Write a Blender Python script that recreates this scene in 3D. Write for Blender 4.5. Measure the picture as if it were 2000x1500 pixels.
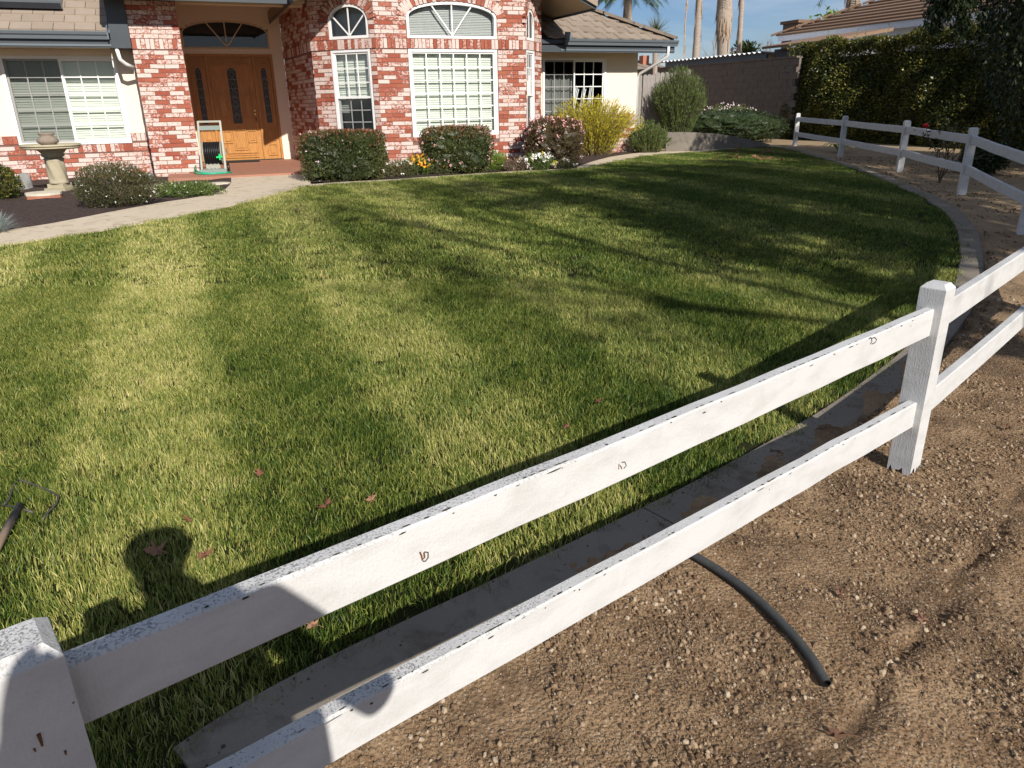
import bpy, bmesh, math, random
import numpy as np
from mathutils import Vector, Matrix
random.seed(7); RNG = np.random.default_rng(7)
R = math.radians
scene = bpy.context.scene
for o in list(bpy.data.objects): bpy.data.objects.remove(o)
COL = scene.collection

# ---------------------------------------------------------------- camera
F = 1440.0; PITCH = math.atan((750-201)/F); ROLL = math.atan(0.0176); H = 1.56
_c, _s = math.cos(ROLL), math.sin(ROLL)
FW = Vector((0, math.cos(PITCH), -math.sin(PITCH)))
_up0 = Vector((0, math.sin(PITCH), math.cos(PITCH))); _rt0 = Vector((1, 0, 0))
RT = _c*_rt0 - _s*_up0; UP = _c*_up0 + _s*_rt0
CAM = Vector((0, 0, H))
cam_d = bpy.data.cameras.new('camera'); cam = bpy.data.objects.new('camera', cam_d); COL.objects.link(cam)
m = Matrix((RT, UP, -FW)).transposed().to_4x4(); m.translation = CAM; cam.matrix_world = m
cam_d.sensor_fit = 'HORIZONTAL'; cam_d.sensor_width = 36; cam_d.lens = F/2000*36
cam_d.clip_start = 0.02; cam_d.clip_end = 3000
scene.camera = cam

# ---------------------------------------------------------------- sky and sun
SUN_AZ = R(-28.6); SUN_EL = R(32.0)          # direction the light travels, from +Y towards +X
tr = Vector((math.sin(SUN_AZ)*math.cos(SUN_EL), math.cos(SUN_AZ)*math.cos(SUN_EL), -math.sin(SUN_EL)))
w = bpy.data.worlds.new('World'); scene.world = w; w.use_nodes = True
nt = w.node_tree; nt.nodes.clear()
sky = nt.nodes.new('ShaderNodeTexSky'); sky.sky_type = 'NISHITA'; sky.sun_disc = False
sky.sun_elevation = SUN_EL; sky.sun_rotation = math.atan2(-tr.x, -tr.y)
sky.air_density = 1.0; sky.dust_density = 0.3; sky.ozone_density = 2.0
tc = nt.nodes.new('ShaderNodeTexCoord'); mp = nt.nodes.new('ShaderNodeMapping'); mp.inputs['Scale'].default_value = (1.6, 3.2, 9.0); mp.inputs['Rotation'].default_value = (0.2, 0.25, 0.5)
nz = nt.nodes.new('ShaderNodeTexNoise'); nz.inputs['Scale'].default_value = 1.7; nz.inputs['Detail'].default_value = 7; nz.inputs['Roughness'].default_value = .55; nz.inputs['Distortion'].default_value = .6
cr = nt.nodes.new('ShaderNodeValToRGB'); cr.color_ramp.elements[0].position = .36; cr.color_ramp.elements[1].position = .70
cr.color_ramp.elements[0].color = (0, 0, 0, 1); cr.color_ramp.elements[1].color = (.62, .62, .62, 1)
mx = nt.nodes.new('ShaderNodeMix'); mx.data_type = 'RGBA'; mx.inputs['B'].default_value = (10.5, 11.0, 11.6, 1)
bg = nt.nodes.new('ShaderNodeBackground'); bg.inputs['Strength'].default_value = 0.06
ow = nt.nodes.new('ShaderNodeOutputWorld')
L = nt.links.new
L(tc.outputs['Generated'], mp.inputs['Vector']); L(mp.outputs['Vector'], nz.inputs['Vector']); L(nz.outputs['Fac'], cr.inputs['Fac'])
L(cr.outputs['Color'], mx.inputs['Factor']); hs = nt.nodes.new('ShaderNodeHueSaturation'); hs.inputs['Saturation'].default_value = 1.1; L(sky.outputs['Color'], hs.inputs['Color'])
tn = nt.nodes.new('ShaderNodeMix'); tn.data_type = 'RGBA'; tn.blend_type = 'MULTIPLY'; tn.inputs['Factor'].default_value = 1.0; tn.inputs['B'].default_value = (.76, .88, 1.16, 1); L(hs.outputs['Color'], tn.inputs['A']); L(tn.outputs['Result'], mx.inputs['A']); L(mx.outputs['Result'], bg.inputs['Color']); L(bg.outputs['Background'], ow.inputs['Surface'])
sd = bpy.data.lights.new('sun', 'SUN'); sun = bpy.data.objects.new('sun', sd); COL.objects.link(sun)
sd.energy = 5.0; sd.angle = R(0.53); sd.color = (1.0, .95, .88)
sun.location = (12, -20, 18); sun.rotation_euler = tr.to_track_quat('-Z', 'Y').to_euler()
vs = scene.view_settings; vs.view_transform = 'Standard'; vs.look = 'None'; vs.gamma = 1.0; vs.use_curve_mapping = False
vs.exposure = 0.26

# ---------------------------------------------------------------- terrain and pixel helpers
TY = [-400, 0, 2, 4, 6, 8, 10, 12, 14, 18, 22, 30, 60, 900]; TZ = [0, 0, 0, .04, .12, .2, .27, .305, .32, .33, .34, .36, .4, .4]
def gz(y): return float(np.interp(y, TY, TZ))
def ray(x, y): return RT*(x-1000)+UP*(750-y)+FW*F
def at_y(x, y, Y):
    d = ray(x, y); return CAM+d*(Y/d.y)
def gp(x, y):
    d = ray(x, y); t = 0.0003
    while t < .2 and (CAM+d*t).z > gz((CAM+d*t).y): t *= 1.004
    return CAM+d*t
YAW = R(22.5); cU, sU = math.cos(YAW), math.sin(YAW)
HO = Vector((-6.384, 14.9, 0))
def hw(u, n, z=0): return Vector((HO.x+u*cU-n*sU, HO.y+u*sU+n*cU, z))

GRV = (gp(1610, 1500).xy.to_3d(), gp(1975, 1000).xy.to_3d())
# ---------------------------------------------------------------- object helpers
def setp(o, label=None, cat=None, group=None, kind=None):
    if label: o['label'] = label
    if cat: o['category'] = cat
    if group: o['group'] = group
    if kind: o['kind'] = kind
    return o
def empty(name, loc=(0, 0, 0), rz=0, **k):
    o = bpy.data.objects.new(name, None); COL.objects.link(o); o.location = loc; o.rotation_euler = (0, 0, rz); o.empty_display_size = .1
    return setp(o, **k)
class MB:
    def __init__(s): s.v = []; s.f = []; s.a = []; s.cur = 0.0; s.mi = []; s.m = 0
    def add(s, vs, fs):
        b = len(s.v); s.v += [tuple(p) for p in vs]; s.a += [s.cur]*len(vs); s.f += [tuple(i+b for i in f) for f in fs]; s.mi += [s.m]*len(fs)
    def hexa(s, p):   # 8 corners: bottom 0-3 ccw, top 4-7
        s.add(p, [(3, 2, 1, 0), (4, 5, 6, 7), (0, 1, 5, 4), (1, 2, 6, 5), (2, 3, 7, 6), (3, 0, 4, 7)])
    def box(s, x0, x1, y0, y1, z0, z1):
        s.hexa([(x0, y0, z0), (x1, y0, z0), (x1, y1, z0), (x0, y1, z0), (x0, y0, z1), (x1, y0, z1), (x1, y1, z1), (x0, y1, z1)])
    def obox(s, c, ax, ay, az, hx, hy, hz):
        c = Vector(c); ax, ay, az = Vector(ax)*hx, Vector(ay)*hy, Vector(az)*hz
        s.hexa([c-ax-ay-az, c+ax-ay-az, c+ax+ay-az, c-ax+ay-az, c-ax-ay+az, c+ax-ay+az, c+ax+ay+az, c-ax+ay+az])
    def bar(s, p, q, w, h, up=(0, 0, 1)):
        p, q = Vector(p), Vector(q); d = (q-p); l = d.length; d = d/l; u = Vector(up)
        sd = d.cross(u); sd = sd.normalized() if sd.length > 1e-6 else Vector((1, 0, 0)); u = sd.cross(d).normalized()
        s.obox((p+q)/2, d, sd, u, l/2, w/2, h/2)
    def tube(s, pts, rad, k=8, caps=True):
        pts = [Vector(p) for p in pts]; n = len(pts); rad = rad if hasattr(rad, '__len__') else [rad]*n
        vs = []; up = Vector((0, 0, 1))
        pu = None
        for i, p in enumerate(pts):
            d = (pts[min(i+1, n-1)]-pts[max(i-1, 0)]).normalized()
            if pu is None:
                pu = d.orthogonal().normalized()
            pu = (pu-d*pu.dot(d)); pu = pu.normalized() if pu.length > 1e-6 else d.orthogonal().normalized()
            b = d.cross(pu)
            for j in range(k):
                a = 2*math.pi*j/k; vs.append(p+(pu*math.cos(a)+b*math.sin(a))*rad[i])
        fs = []
        for i in range(n-1):
            for j in range(k): fs.append((i*k+j, i*k+(j+1) % k, (i+1)*k+(j+1) % k, (i+1)*k+j))
        if caps: fs.append(tuple(range(k-1, -1, -1))); fs.append(tuple(range((n-1)*k, n*k)))
        s.add(vs, fs)
    def lathe(s, prof, k=20, c=(0, 0, 0), fn=None):
        vs = []; n = len(prof)
        for i, (r, z) in enumerate(prof):
            for j in range(k):
                a = 2*math.pi*j/k; rr = r*(fn(a, z) if fn else 1)
                vs.append((c[0]+rr*math.cos(a), c[1]+rr*math.sin(a), c[2]+z))
        fs = [(i*k+j, i*k+(j+1) % k, (i+1)*k+(j+1) % k, (i+1)*k+j) for i in range(n-1) for j in range(k)]
        fs.append(tuple(range(k-1, -1, -1))); fs.append(tuple(range((n-1)*k, n*k)))
        s.add(vs, fs)
    def prism(s, poly, p0, ax, ay, az, d):   # polygon (a,b) in plane ax,ay at p0, extruded by az*d
        p0, ax, ay, az = Vector(p0), Vector(ax), Vector(ay), Vector(az); n = len(poly)
        A = [p0+ax*a+ay*b for a, b in poly]; B = [p+az*d for p in A]
        s.add(A+B, [tuple(range(n-1, -1, -1)), tuple(range(n, 2*n))]+[(i, (i+1) % n, n+(i+1) % n, n+i) for i in range(n)])
    def mesh(s, name, mats, smooth=False, attr=False, fix=True):
        me = bpy.data.meshes.new(name); me.from_pydata(s.v, [], s.f)
        for mt in (mats if isinstance(mats, (list, tuple)) else [mats]): me.materials.append(mt)
        if any(s.mi): me.polygons.foreach_set('material_index', s.mi)
        if attr:
            at = me.attributes.new('rnd', 'FLOAT', 'POINT'); at.data.foreach_set('value', s.a)
        if fix:
            bm = bmesh.new(); bm.from_mesh(me); bmesh.ops.recalc_face_normals(bm, faces=bm.faces); bm.to_mesh(me); bm.free()
        if smooth: me.polygons.foreach_set('use_smooth', [True]*len(me.polygons))
        me.update(); return me
    def build(s, name, mats, parent=None, smooth=False, attr=False, fix=True, **k):
        return link(name, s.mesh(name, mats, smooth, attr, fix), parent, **k)
def link(name, me, parent=None, loc=None, rot=None, scale=None, **k):
    o = bpy.data.objects.new(name, me); COL.objects.link(o); o.parent = parent
    if loc is not None: o.location = loc
    if rot is not None: o.rotation_euler = rot
    if scale is not None: o.scale = scale
    return setp(o, **k)
def np_mesh(name, V, faces4, mat, attr=None, smooth=False, extra=None):
    me = bpy.data.meshes.new(name); V = np.asarray(V, dtype=np.float32); Fq = np.asarray(faces4, dtype=np.int32); k = Fq.shape[1]
    me.vertices.add(len(V)); me.vertices.foreach_set('co', V.ravel())
    me.loops.add(Fq.size); me.loops.foreach_set('vertex_index', Fq.ravel())
    me.polygons.add(len(Fq)); me.polygons.foreach_set('loop_start', np.arange(0, Fq.size, k, dtype=np.int32))
    try: me.polygons.foreach_set('loop_total', np.full(len(Fq), k, dtype=np.int32))
    except Exception: pass
    me.update(calc_edges=True); me.validate()
    for mt in (mat if isinstance(mat, (list, tuple)) else [mat]): me.materials.append(mt)
    if attr is not None:
        at = me.attributes.new('rnd', 'FLOAT', 'POINT'); at.data.foreach_set('value', np.asarray(attr, dtype=np.float32))
    if smooth: me.polygons.foreach_set('use_smooth', [True]*len(me.polygons))
    return me

# ---------------------------------------------------------------- materials
class NT:
    def __init__(s, name):
        s.mat = bpy.data.materials.new(name); s.mat.use_nodes = True; s.t = s.mat.node_tree; s.t.nodes.clear()
        s.out = s.t.nodes.new('ShaderNodeOutputMaterial'); s.b = s.t.nodes.new('ShaderNodeBsdfPrincipled'); s.L(s.b.outputs[0], s.out.inputs['Surface'])
    def L(s, a, b): s.t.links.new(a, b)
    def n(s, typ, **kw):
        x = s.t.nodes.new('ShaderNode'+typ)
        for k, v in kw.items():
            if k in x.inputs.keys(): 
                if hasattr(v, 'is_output'): s.L(v, x.inputs[k])
                else: x.inputs[k].default_value = v
            else: setattr(x, k, v)
        return x
    def coord(s, kind='Object'):
        return s.n('TexCoord').outputs[kind]
    def pos(s): return s.n('NewGeometry').outputs['Position']
    def noise(s, vec, scale, detail=4, rough=.55, dist=0):
        x = s.n('TexNoise', Scale=scale, Detail=detail, Roughness=rough, Distortion=dist); s.L(vec, x.inputs['Vector']); return x.outputs['Fac']
    def mapv(s, vec, scale=(1, 1, 1), rot=(0, 0, 0), loc=(0, 0, 0)):
        x = s.n('Mapping'); x.inputs['Scale'].default_value = scale; x.inputs['Rotation'].default_value = rot; x.inputs['Location'].default_value = loc; s.L(vec, x.inputs['Vector']); return x.outputs[0]
    def math(s, op, a, b=0.0, c=None, clamp=False):
        x = s.t.nodes.new('ShaderNodeMath'); x.operation = op; x.use_clamp = clamp
        for i, v in enumerate((a, b) if c is None else (a, b, c)):
            if hasattr(v, 'is_output'): s.L(v, x.inputs[i])
            else: x.inputs[i].default_value = v
        return x.outputs[0]
    def ramp(s, fac, stops, interp='LINEAR'):
        x = s.t.nodes.new('ShaderNodeValToRGB'); cr = x.color_ramp; cr.interpolation = interp
        while len(cr.elements) < len(stops): cr.elements.new(.5)
        for e, (p, c) in zip(cr.elements, stops): e.position = p; e.color = (c[0], c[1], c[2], 1) if hasattr(c, '__len__') else (c, c, c, 1)
        s.L(fac, x.inputs['Fac']); return x.outputs['Color']
    def mix(s, fac, a, b, mode='MIX'):
        x = s.t.nodes.new('ShaderNodeMix'); x.data_type = 'RGBA'; x.blend_type = mode
        for k, v in (('Factor', fac), ('A', a), ('B', b)):
            sock = [i for i in x.inputs if i.name == k and (i.type == 'RGBA' or k == 'Factor' and i.type == 'VALUE')][0]
            if hasattr(v, 'is_output'): s.L(v, sock)
            elif k == 'Factor': sock.default_value = v
            else: sock.default_value = (v[0], v[1], v[2], 1)
        return [o for o in x.outputs if o.type == 'RGBA'][0]
    def col(s, v):
        if hasattr(v, 'is_output'): s.L(v, s.b.inputs['Base Color'])
        else: s.b.inputs['Base Color'].default_value = (v[0], v[1], v[2], 1)
    def rough(s, v):
        if hasattr(v, 'is_output'): s.L(v, s.b.inputs['Roughness'])
        else: s.b.inputs['Roughness'].default_value = v
    def bump(s, h, strength=.5, dist=.01):
        x = s.n('Bump'); x.inputs['Strength'].default_value = strength; x.inputs['Distance'].default_value = dist; s.L(h, x.inputs['Height']); s.L(x.outputs[0], s.b.inputs['Normal'])
    def spec(s, v): s.b.inputs['Specular IOR Level'].default_value = v
    def rnd(s):
        a = s.n('Attribute', attribute_name='rnd').outputs['Fac']; o = s.n('ObjectInfo').outputs['Random']
        return s.math('FRACT', s.math('ADD', a, o))

def plain(name, c, rough=.6, var=.12, scale=6, bump=0, spec=.3, metallic=0):
    m = NT(name); v = m.coord(); n = m.noise(v, scale, 5)
    m.col(m.mix(n, [x*(1-var) for x in c], [min(1, x*(1+var)) for x in c])); m.rough(rough); m.spec(spec); m.b.inputs['Metallic'].default_value = metallic
    if bump: m.bump(m.noise(v, scale*8, 4), bump, .01)
    return m.mat
def mat_brick():
    m = NT('brick'); r = m.rnd(); v = m.pos()
    off = m.n('CombineXYZ'); m.L(m.math('MULTIPLY', r, 41.0), off.inputs[0]); m.L(m.math('MULTIPLY', r, 17.3), off.inputs[1]); m.L(m.math('MULTIPLY', r, 29.0), off.inputs[2])
    va = m.n('VectorMath', operation='ADD'); m.L(v, va.inputs[0]); m.L(off.outputs[0], va.inputs[1]); v = va.outputs[0]
    r2 = m.math('FRACT', m.math('MULTIPLY', r, 57.31))
    red = m.mix(r2, (.29, .072, .042), (.41, .135, .08)); red = m.mix(m.math('MULTIPLY', m.noise(v, 38, 4), .6), red, (.30, .09, .06))
    n = m.math('ADD', m.math('MULTIPLY', m.math('SUBTRACT', m.noise(m.mapv(v, (1, 1, 1.5)), 23, 6, .72, .6), .5), 1.7), .5)
    sh = m.ramp(r, [(0, .16), (.20, .28), (.36, .48), (.6, .60), (.85, .72), (1, .80)])
    t = m.math('ADD', n, m.math('SUBTRACT', sh, .5))
    mask = m.ramp(t, [(.40, 0), (.60, 1)])
    white = m.mix(m.noise(v, 45, 4), (.54, .385, .325), (.76, .665, .60))
    m.col(m.mix(m.math('MULTIPLY', mask, .95), red, white)); m.rough(.88); m.spec(.15); m.bump(m.noise(v, 90, 5), .5, .006); return m.mat
def mat_wood(name, a, b, sc=(18, 18, 1.2), rough=.42):
    m = NT(name); v = m.mapv(m.coord(), sc); n = m.noise(v, 3.0, 6, .65, 1.2)
    m.col(m.mix(m.ramp(n, [(.3, 0), (.7, 1)]), a, b)); m.rough(rough); m.spec(.35); m.bump(n, .15, .004); return m.mat
def mat_paint_white():
    m = NT('fence_paint'); v = m.pos(); nrm = m.n('NewGeometry').outputs['Normal']; sx = m.n('SeparateXYZ'); m.L(nrm, sx.inputs[0])
    top = m.ramp(sx.outputs[2], [(.55, 0), (.85, 1)])
    big = m.noise(v, 3.1, 3); sp = m.noise(v, 190, 3, .65); 
    dens = m.math('ADD', m.math('MULTIPLY', big, .30), m.math('MULTIPLY', m.noise(v, 17, 3), .16))
    sxp = m.n('SeparateXYZ'); m.L(v, sxp.inputs[0]); lf_ = m.math('MULTIPLY', m.ramp(m.math('ADD', m.math('MULTIPLY', sxp.outputs[0], -.4), .55), [(.1, 0), (.8, 1)]), .07)
    spm = m.ramp(m.math('ADD', m.math('ADD', sp, dens), lf_), [(.83, 0), (.89, 1)])
    sp2 = m.ramp(m.noise(v, 60, 2), [(.70, 0), (.74, 1)])
    dirt = m.math('MULTIPLY', m.math('MAXIMUM', spm, m.math('MULTIPLY', sp2, .35)), m.math('ADD', m.math('MULTIPLY', top, .62), .04))
    smear = m.ramp(m.noise(m.mapv(v, (3, 3, 9)), 2.2, 5), [(.45, 0), (.75, 1)])
    base = m.mix(m.math('MULTIPLY', smear, .55), (.57, .565, .55), (.42, .41, .39))
    blotch = m.ramp(m.noise(v, 6.5, 6, .7, .5), [(.5, 0), (.72, 1)]); base = m.mix(m.math('MULTIPLY', blotch, .22), base, (.33, .31, .28))
    base = m.mix(m.math('MULTIPLY', top, m.math('MULTIPLY', m.ramp(m.noise(v, 11, 5), [(.4, 0), (.7, 1)]), .35)), base, (.45, .45, .44))
    m.col(m.mix(dirt, base, (.07, .065, .06))); m.rough(.55); m.spec(.3)
    m.bump(m.math('ADD', m.noise(v, 140, 3), m.math('MULTIPLY', m.noise(m.mapv(v, (60, 60, 4)), 3, 3), .8)), .26, .005); return m.mat
def mat_concrete(name, a, b, stain=(.10, .085, .07), sc=1.0):
    m = NT(name); v = m.pos(); n = m.noise(v, 2.4*sc, 6, .65); st = m.ramp(m.noise(v, 5.5*sc, 6, .7, .4), [(.52, 0), (.66, 1)])
    c = m.mix(n, a, b); c = m.mix(m.math('MULTIPLY', st, .55), c, stain)
    c = m.mix(m.math('MULTIPLY', m.ramp(m.noise(v, 160, 2), [(.55, 0), (.7, 1)]), .25), c, [x*.5 for x in a])
    m.col(c); m.rough(.9); m.spec(.15); m.bump(m.math('ADD', m.noise(v, 200, 3), m.math('MULTIPLY', m.noise(v, 25, 4), .7)), .35, .006); return m.mat
def mat_dirt():
    m = NT('dirt'); v = m.pos()
    big = m.noise(v, .9, 5, .6); mid = m.noise(v, 6, 6, .7); fine = m.noise(v, 70, 4, .65)
    vo = m.n('TexVoronoi', Scale=75.0); m.L(v, vo.inputs['Vector'])
    vo2 = m.n('TexVoronoi', Scale=150.0); m.L(v, vo2.inputs['Vector'])
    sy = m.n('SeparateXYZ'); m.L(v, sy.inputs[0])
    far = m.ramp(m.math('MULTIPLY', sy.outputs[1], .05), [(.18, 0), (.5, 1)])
    c = m.mix(m.ramp(big, [(.3, 0), (.7, 1)]), (.165, .098, .053), (.285, .186, .103))
    c = m.mix(m.ramp(mid, [(.40, 0), (.72, 1)]), c, (.365, .252, .148)); c = m.mix(m.math('MULTIPLY', m.ramp(m.noise(v, 2.3, 5, .7), [(.50, 0), (.62, 1)]), .75), c, (.070, .043, .026))
    st = m.mix(m.n('TexWhiteNoise').outputs['Value'], (.22, .16, .10), (.5, .42, .32)); 
    hs = m.n('SeparateXYZ'); m.L(vo.outputs['Color'], hs.inputs[0]); stone = m.mix(hs.outputs[0], (.15, .105, .07), (.46, .37, .27))
    c = m.mix(m.math('MULTIPLY', m.ramp(vo.outputs['Distance'], [(.25, 1), (.45, 0)]), m.ramp(hs.outputs[1], [(.5, 0), (.6, .8)])), c, stone)
    ga, gb = GRV; gd = (gb-ga).normalized(); q = m.n('VectorMath', operation='SUBTRACT'); m.L(v, q.inputs[0]); q.inputs[1].default_value = (ga.x, ga.y, 0)
    al = m.n('VectorMath', operation='DOT_PRODUCT'); m.L(q.outputs[0], al.inputs[0]); al.inputs[1].default_value = (gd.x, gd.y, 0)
    ac = m.n('VectorMath', operation='DOT_PRODUCT'); m.L(q.outputs[0], ac.inputs[0]); ac.inputs[1].default_value = (gd.y, -gd.x, 0)
    wv = m.math('ADD', ac.outputs['Value'], m.math('MULTIPLY', m.math('SUBTRACT', m.noise(v, 4.5, 4), .5), .10))
    ln_ = m.math('MULTIPLY', m.ramp(m.math('ABSOLUTE', wv), [(.006, 1), (.028, 0)]), m.ramp(m.noise(v, 3.1, 3), [(.36, .15), (.55, 1)]))
    nr_ = m.ramp(al.outputs['Value'], [(0, 1), (1, 1)])
    c = m.mix(m.math('MULTIPLY', ln_, .8), c, (.035, .022, .014))
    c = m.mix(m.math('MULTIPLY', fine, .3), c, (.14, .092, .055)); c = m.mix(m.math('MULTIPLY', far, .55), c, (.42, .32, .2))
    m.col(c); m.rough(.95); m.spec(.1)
    h = m.math('ADD', m.math('MULTIPLY', mid, .5), m.math('ADD', m.math('MULTIPLY', fine, .6), m.math('SUBTRACT', 1.0, m.math('MULTIPLY', vo.outputs['Distance'], 1.2))))
    h = m.math('SUBTRACT', h, m.math('MULTIPLY', vo2.outputs['Distance'], .4)); m.bump(h, .7, .007); return m.mat
def mat_mulch():
    m = NT('mulch'); v = m.pos(); vo = m.n('TexVoronoi', Scale=38.0); m.L(m.mapv(v, (1, 1.7, 1)), vo.inputs['Vector'])
    s = m.n('SeparateXYZ'); m.L(vo.outputs['Color'], s.inputs[0])
    m.col(m.mix(s.outputs[0], (.025, .014, .011), (.085, .048, .034))); m.rough(.95); m.bump(m.math('ADD', vo.outputs['Distance'], m.noise(v, 60, 4)), 1.0, .02); return m.mat
def mat_leaf(name, cols, rough=.5, trans=.25, spec=.35, noise=1.5):
    m = NT(name); r = m.rnd(); n = m.noise(m.pos(), noise, 3)
    f = m.math('ADD', m.math('MULTIPLY', r, .72), m.math('MULTIPLY', m.math('SUBTRACT', n, .36), .9), clamp=True)
    k = len(cols); c = m.ramp(f, [(i/(k-1), x) for i, x in enumerate(cols)])
    m.col(c); m.rough(rough); m.spec(spec)
    tl = m.n('BsdfTranslucent'); m.L(c, tl.inputs['Color']); ms = m.n('MixShader'); ms.inputs[0].default_value = trans
    m.L(m.b.outputs[0], ms.inputs[1]); m.L(tl.outputs[0], ms.inputs[2]); m.L(ms.outputs[0], m.out.inputs['Surface']); return m.mat
def mat_glass(name='glass', tint=(.93, .96, .95), ior=1.5, extra=0.0):
    m = NT(name); m.t.nodes.remove(m.b); t = m.n('BsdfTransparent'); t.inputs[0].default_value = (*tint, 1); g = m.n('BsdfGlossy', Roughness=.015); g.inputs[0].default_value = (1, 1, 1, 1)
    fr = m.n('Fresnel', IOR=ior); ms = m.n('MixShader'); m.L(m.math('ADD', fr.outputs[0], extra, clamp=True), ms.inputs[0]); m.L(t.outputs[0], ms.inputs[1]); m.L(g.outputs[0], ms.inputs[2]); m.L(ms.outputs[0], m.out.inputs['Surface']); return m.mat
def lawn_tone(m, v):
    """0 = deep green, 1 = straw; patches, mowing bands square to the house, thin brown spots"""
    st = m.mapv(v, (1, 1, 1), (0, 0, -YAW)); sx = m.n('SeparateXYZ'); m.L(st, sx.inputs[0])
    wob = m.math('MULTIPLY', m.noise(v, .7, 2), .40)
    band = m.ramp(m.math('ADD', m.math('MULTIPLY', m.math('COSINE', m.math('MULTIPLY', m.math('ADD', m.math('ADD', sx.outputs[0], .20), wob), 4.19)), .5), .5), [(.3, 0), (.7, 1)])  # band puts the light and dark sheen of leaning blades into colour
    p1 = m.noise(v, .55, 4, .6); p2 = m.noise(v, 2.1, 5, .65, .3); p3 = m.noise(v, 9, 4, .6)
    sxx = m.n('SeparateXYZ'); m.L(v, sxx.inputs[0])
    left = m.ramp(m.math('ADD', m.math('MULTIPLY', sxx.outputs[0], -.12), .4), [(.1, 0), (.85, 1)])
    f = m.math('ADD', m.math('MULTIPLY', m.math('SUBTRACT', band, .5), .21), m.math('MULTIPLY', m.math('SUBTRACT', p1, .5), .5))
    f = m.math('ADD', f, m.math('MULTIPLY', m.math('SUBTRACT', p2, .5), .95)); f = m.math('ADD', f, m.math('MULTIPLY', m.math('SUBTRACT', p3, .5), .5))
    return m.math('ADD', m.math('ADD', f, m.math('MULTIPLY', left, .24)), .25)
def mat_lawn():
    m = NT('lawn'); v = m.pos(); t = lawn_tone(m, v)
    c = m.ramp(t, [(0, (.012, .024, .005)), (.45, (.03, .045, .009)), (.75, (.07, .07, .022)), (1, (.11, .09, .035))]); c = m.mix(m.noise(v, 90, 3), c, (.03, .022, .012))  # sheet colour darkened to stand for deep shade between the blades
    m.col(c); m.rough(.95); m.spec(.1); m.bump(m.noise(v, 120, 4), .8, .02); return m.mat
def mat_grass():
    m = NT('grass_blades'); v = m.pos(); t = lawn_tone(m, v)
    r = m.n('Attribute', attribute_name='rnd').outputs['Fac']
    f = m.math('ADD', t, m.math('MULTIPLY', m.math('SUBTRACT', r, .5), .75), clamp=True)
    c = m.ramp(f, [(0, (.05, .095, .014)), (.28, (.13, .18, .03)), (.52, (.28, .30, .065)), (.76, (.46, .43, .13)), (1, (.60, .52, .23))])
    m.col(c); m.rough(.5); m.spec(.3)
    tl = m.n('BsdfTranslucent'); m.L(c, tl.inputs['Color']); ms = m.n('MixShader'); ms.inputs[0].default_value = .2
    m.L(m.b.outputs[0], ms.inputs[1]); m.L(tl.outputs[0], ms.inputs[2]); m.L(ms.outputs[0], m.out.inputs['Surface']); return m.mat
def mat_stucco(name, c):
    m = NT(name); v = m.coord(); m.col(m.mix(m.noise(v, 1.3, 5), [x*.93 for x in c], c)); m.rough(.93); m.spec(.1); m.bump(m.noise(v, 55, 5, .7), .45, .01); return m.mat
def mat_tile(name, a, b):
    m = NT(name); r = m.rnd(); v = m.pos(); c = m.mix(r, a, b); c = m.mix(m.math('MULTIPLY', m.noise(v, 7, 5, .7), .5), c, [x*.6 for x in a])
    m.col(c); m.rough(.9); m.spec(.12); m.bump(m.noise(m.mapv(m.coord(), (50, 3, 3)), 1, 3), .5, .008); return m.mat

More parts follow.
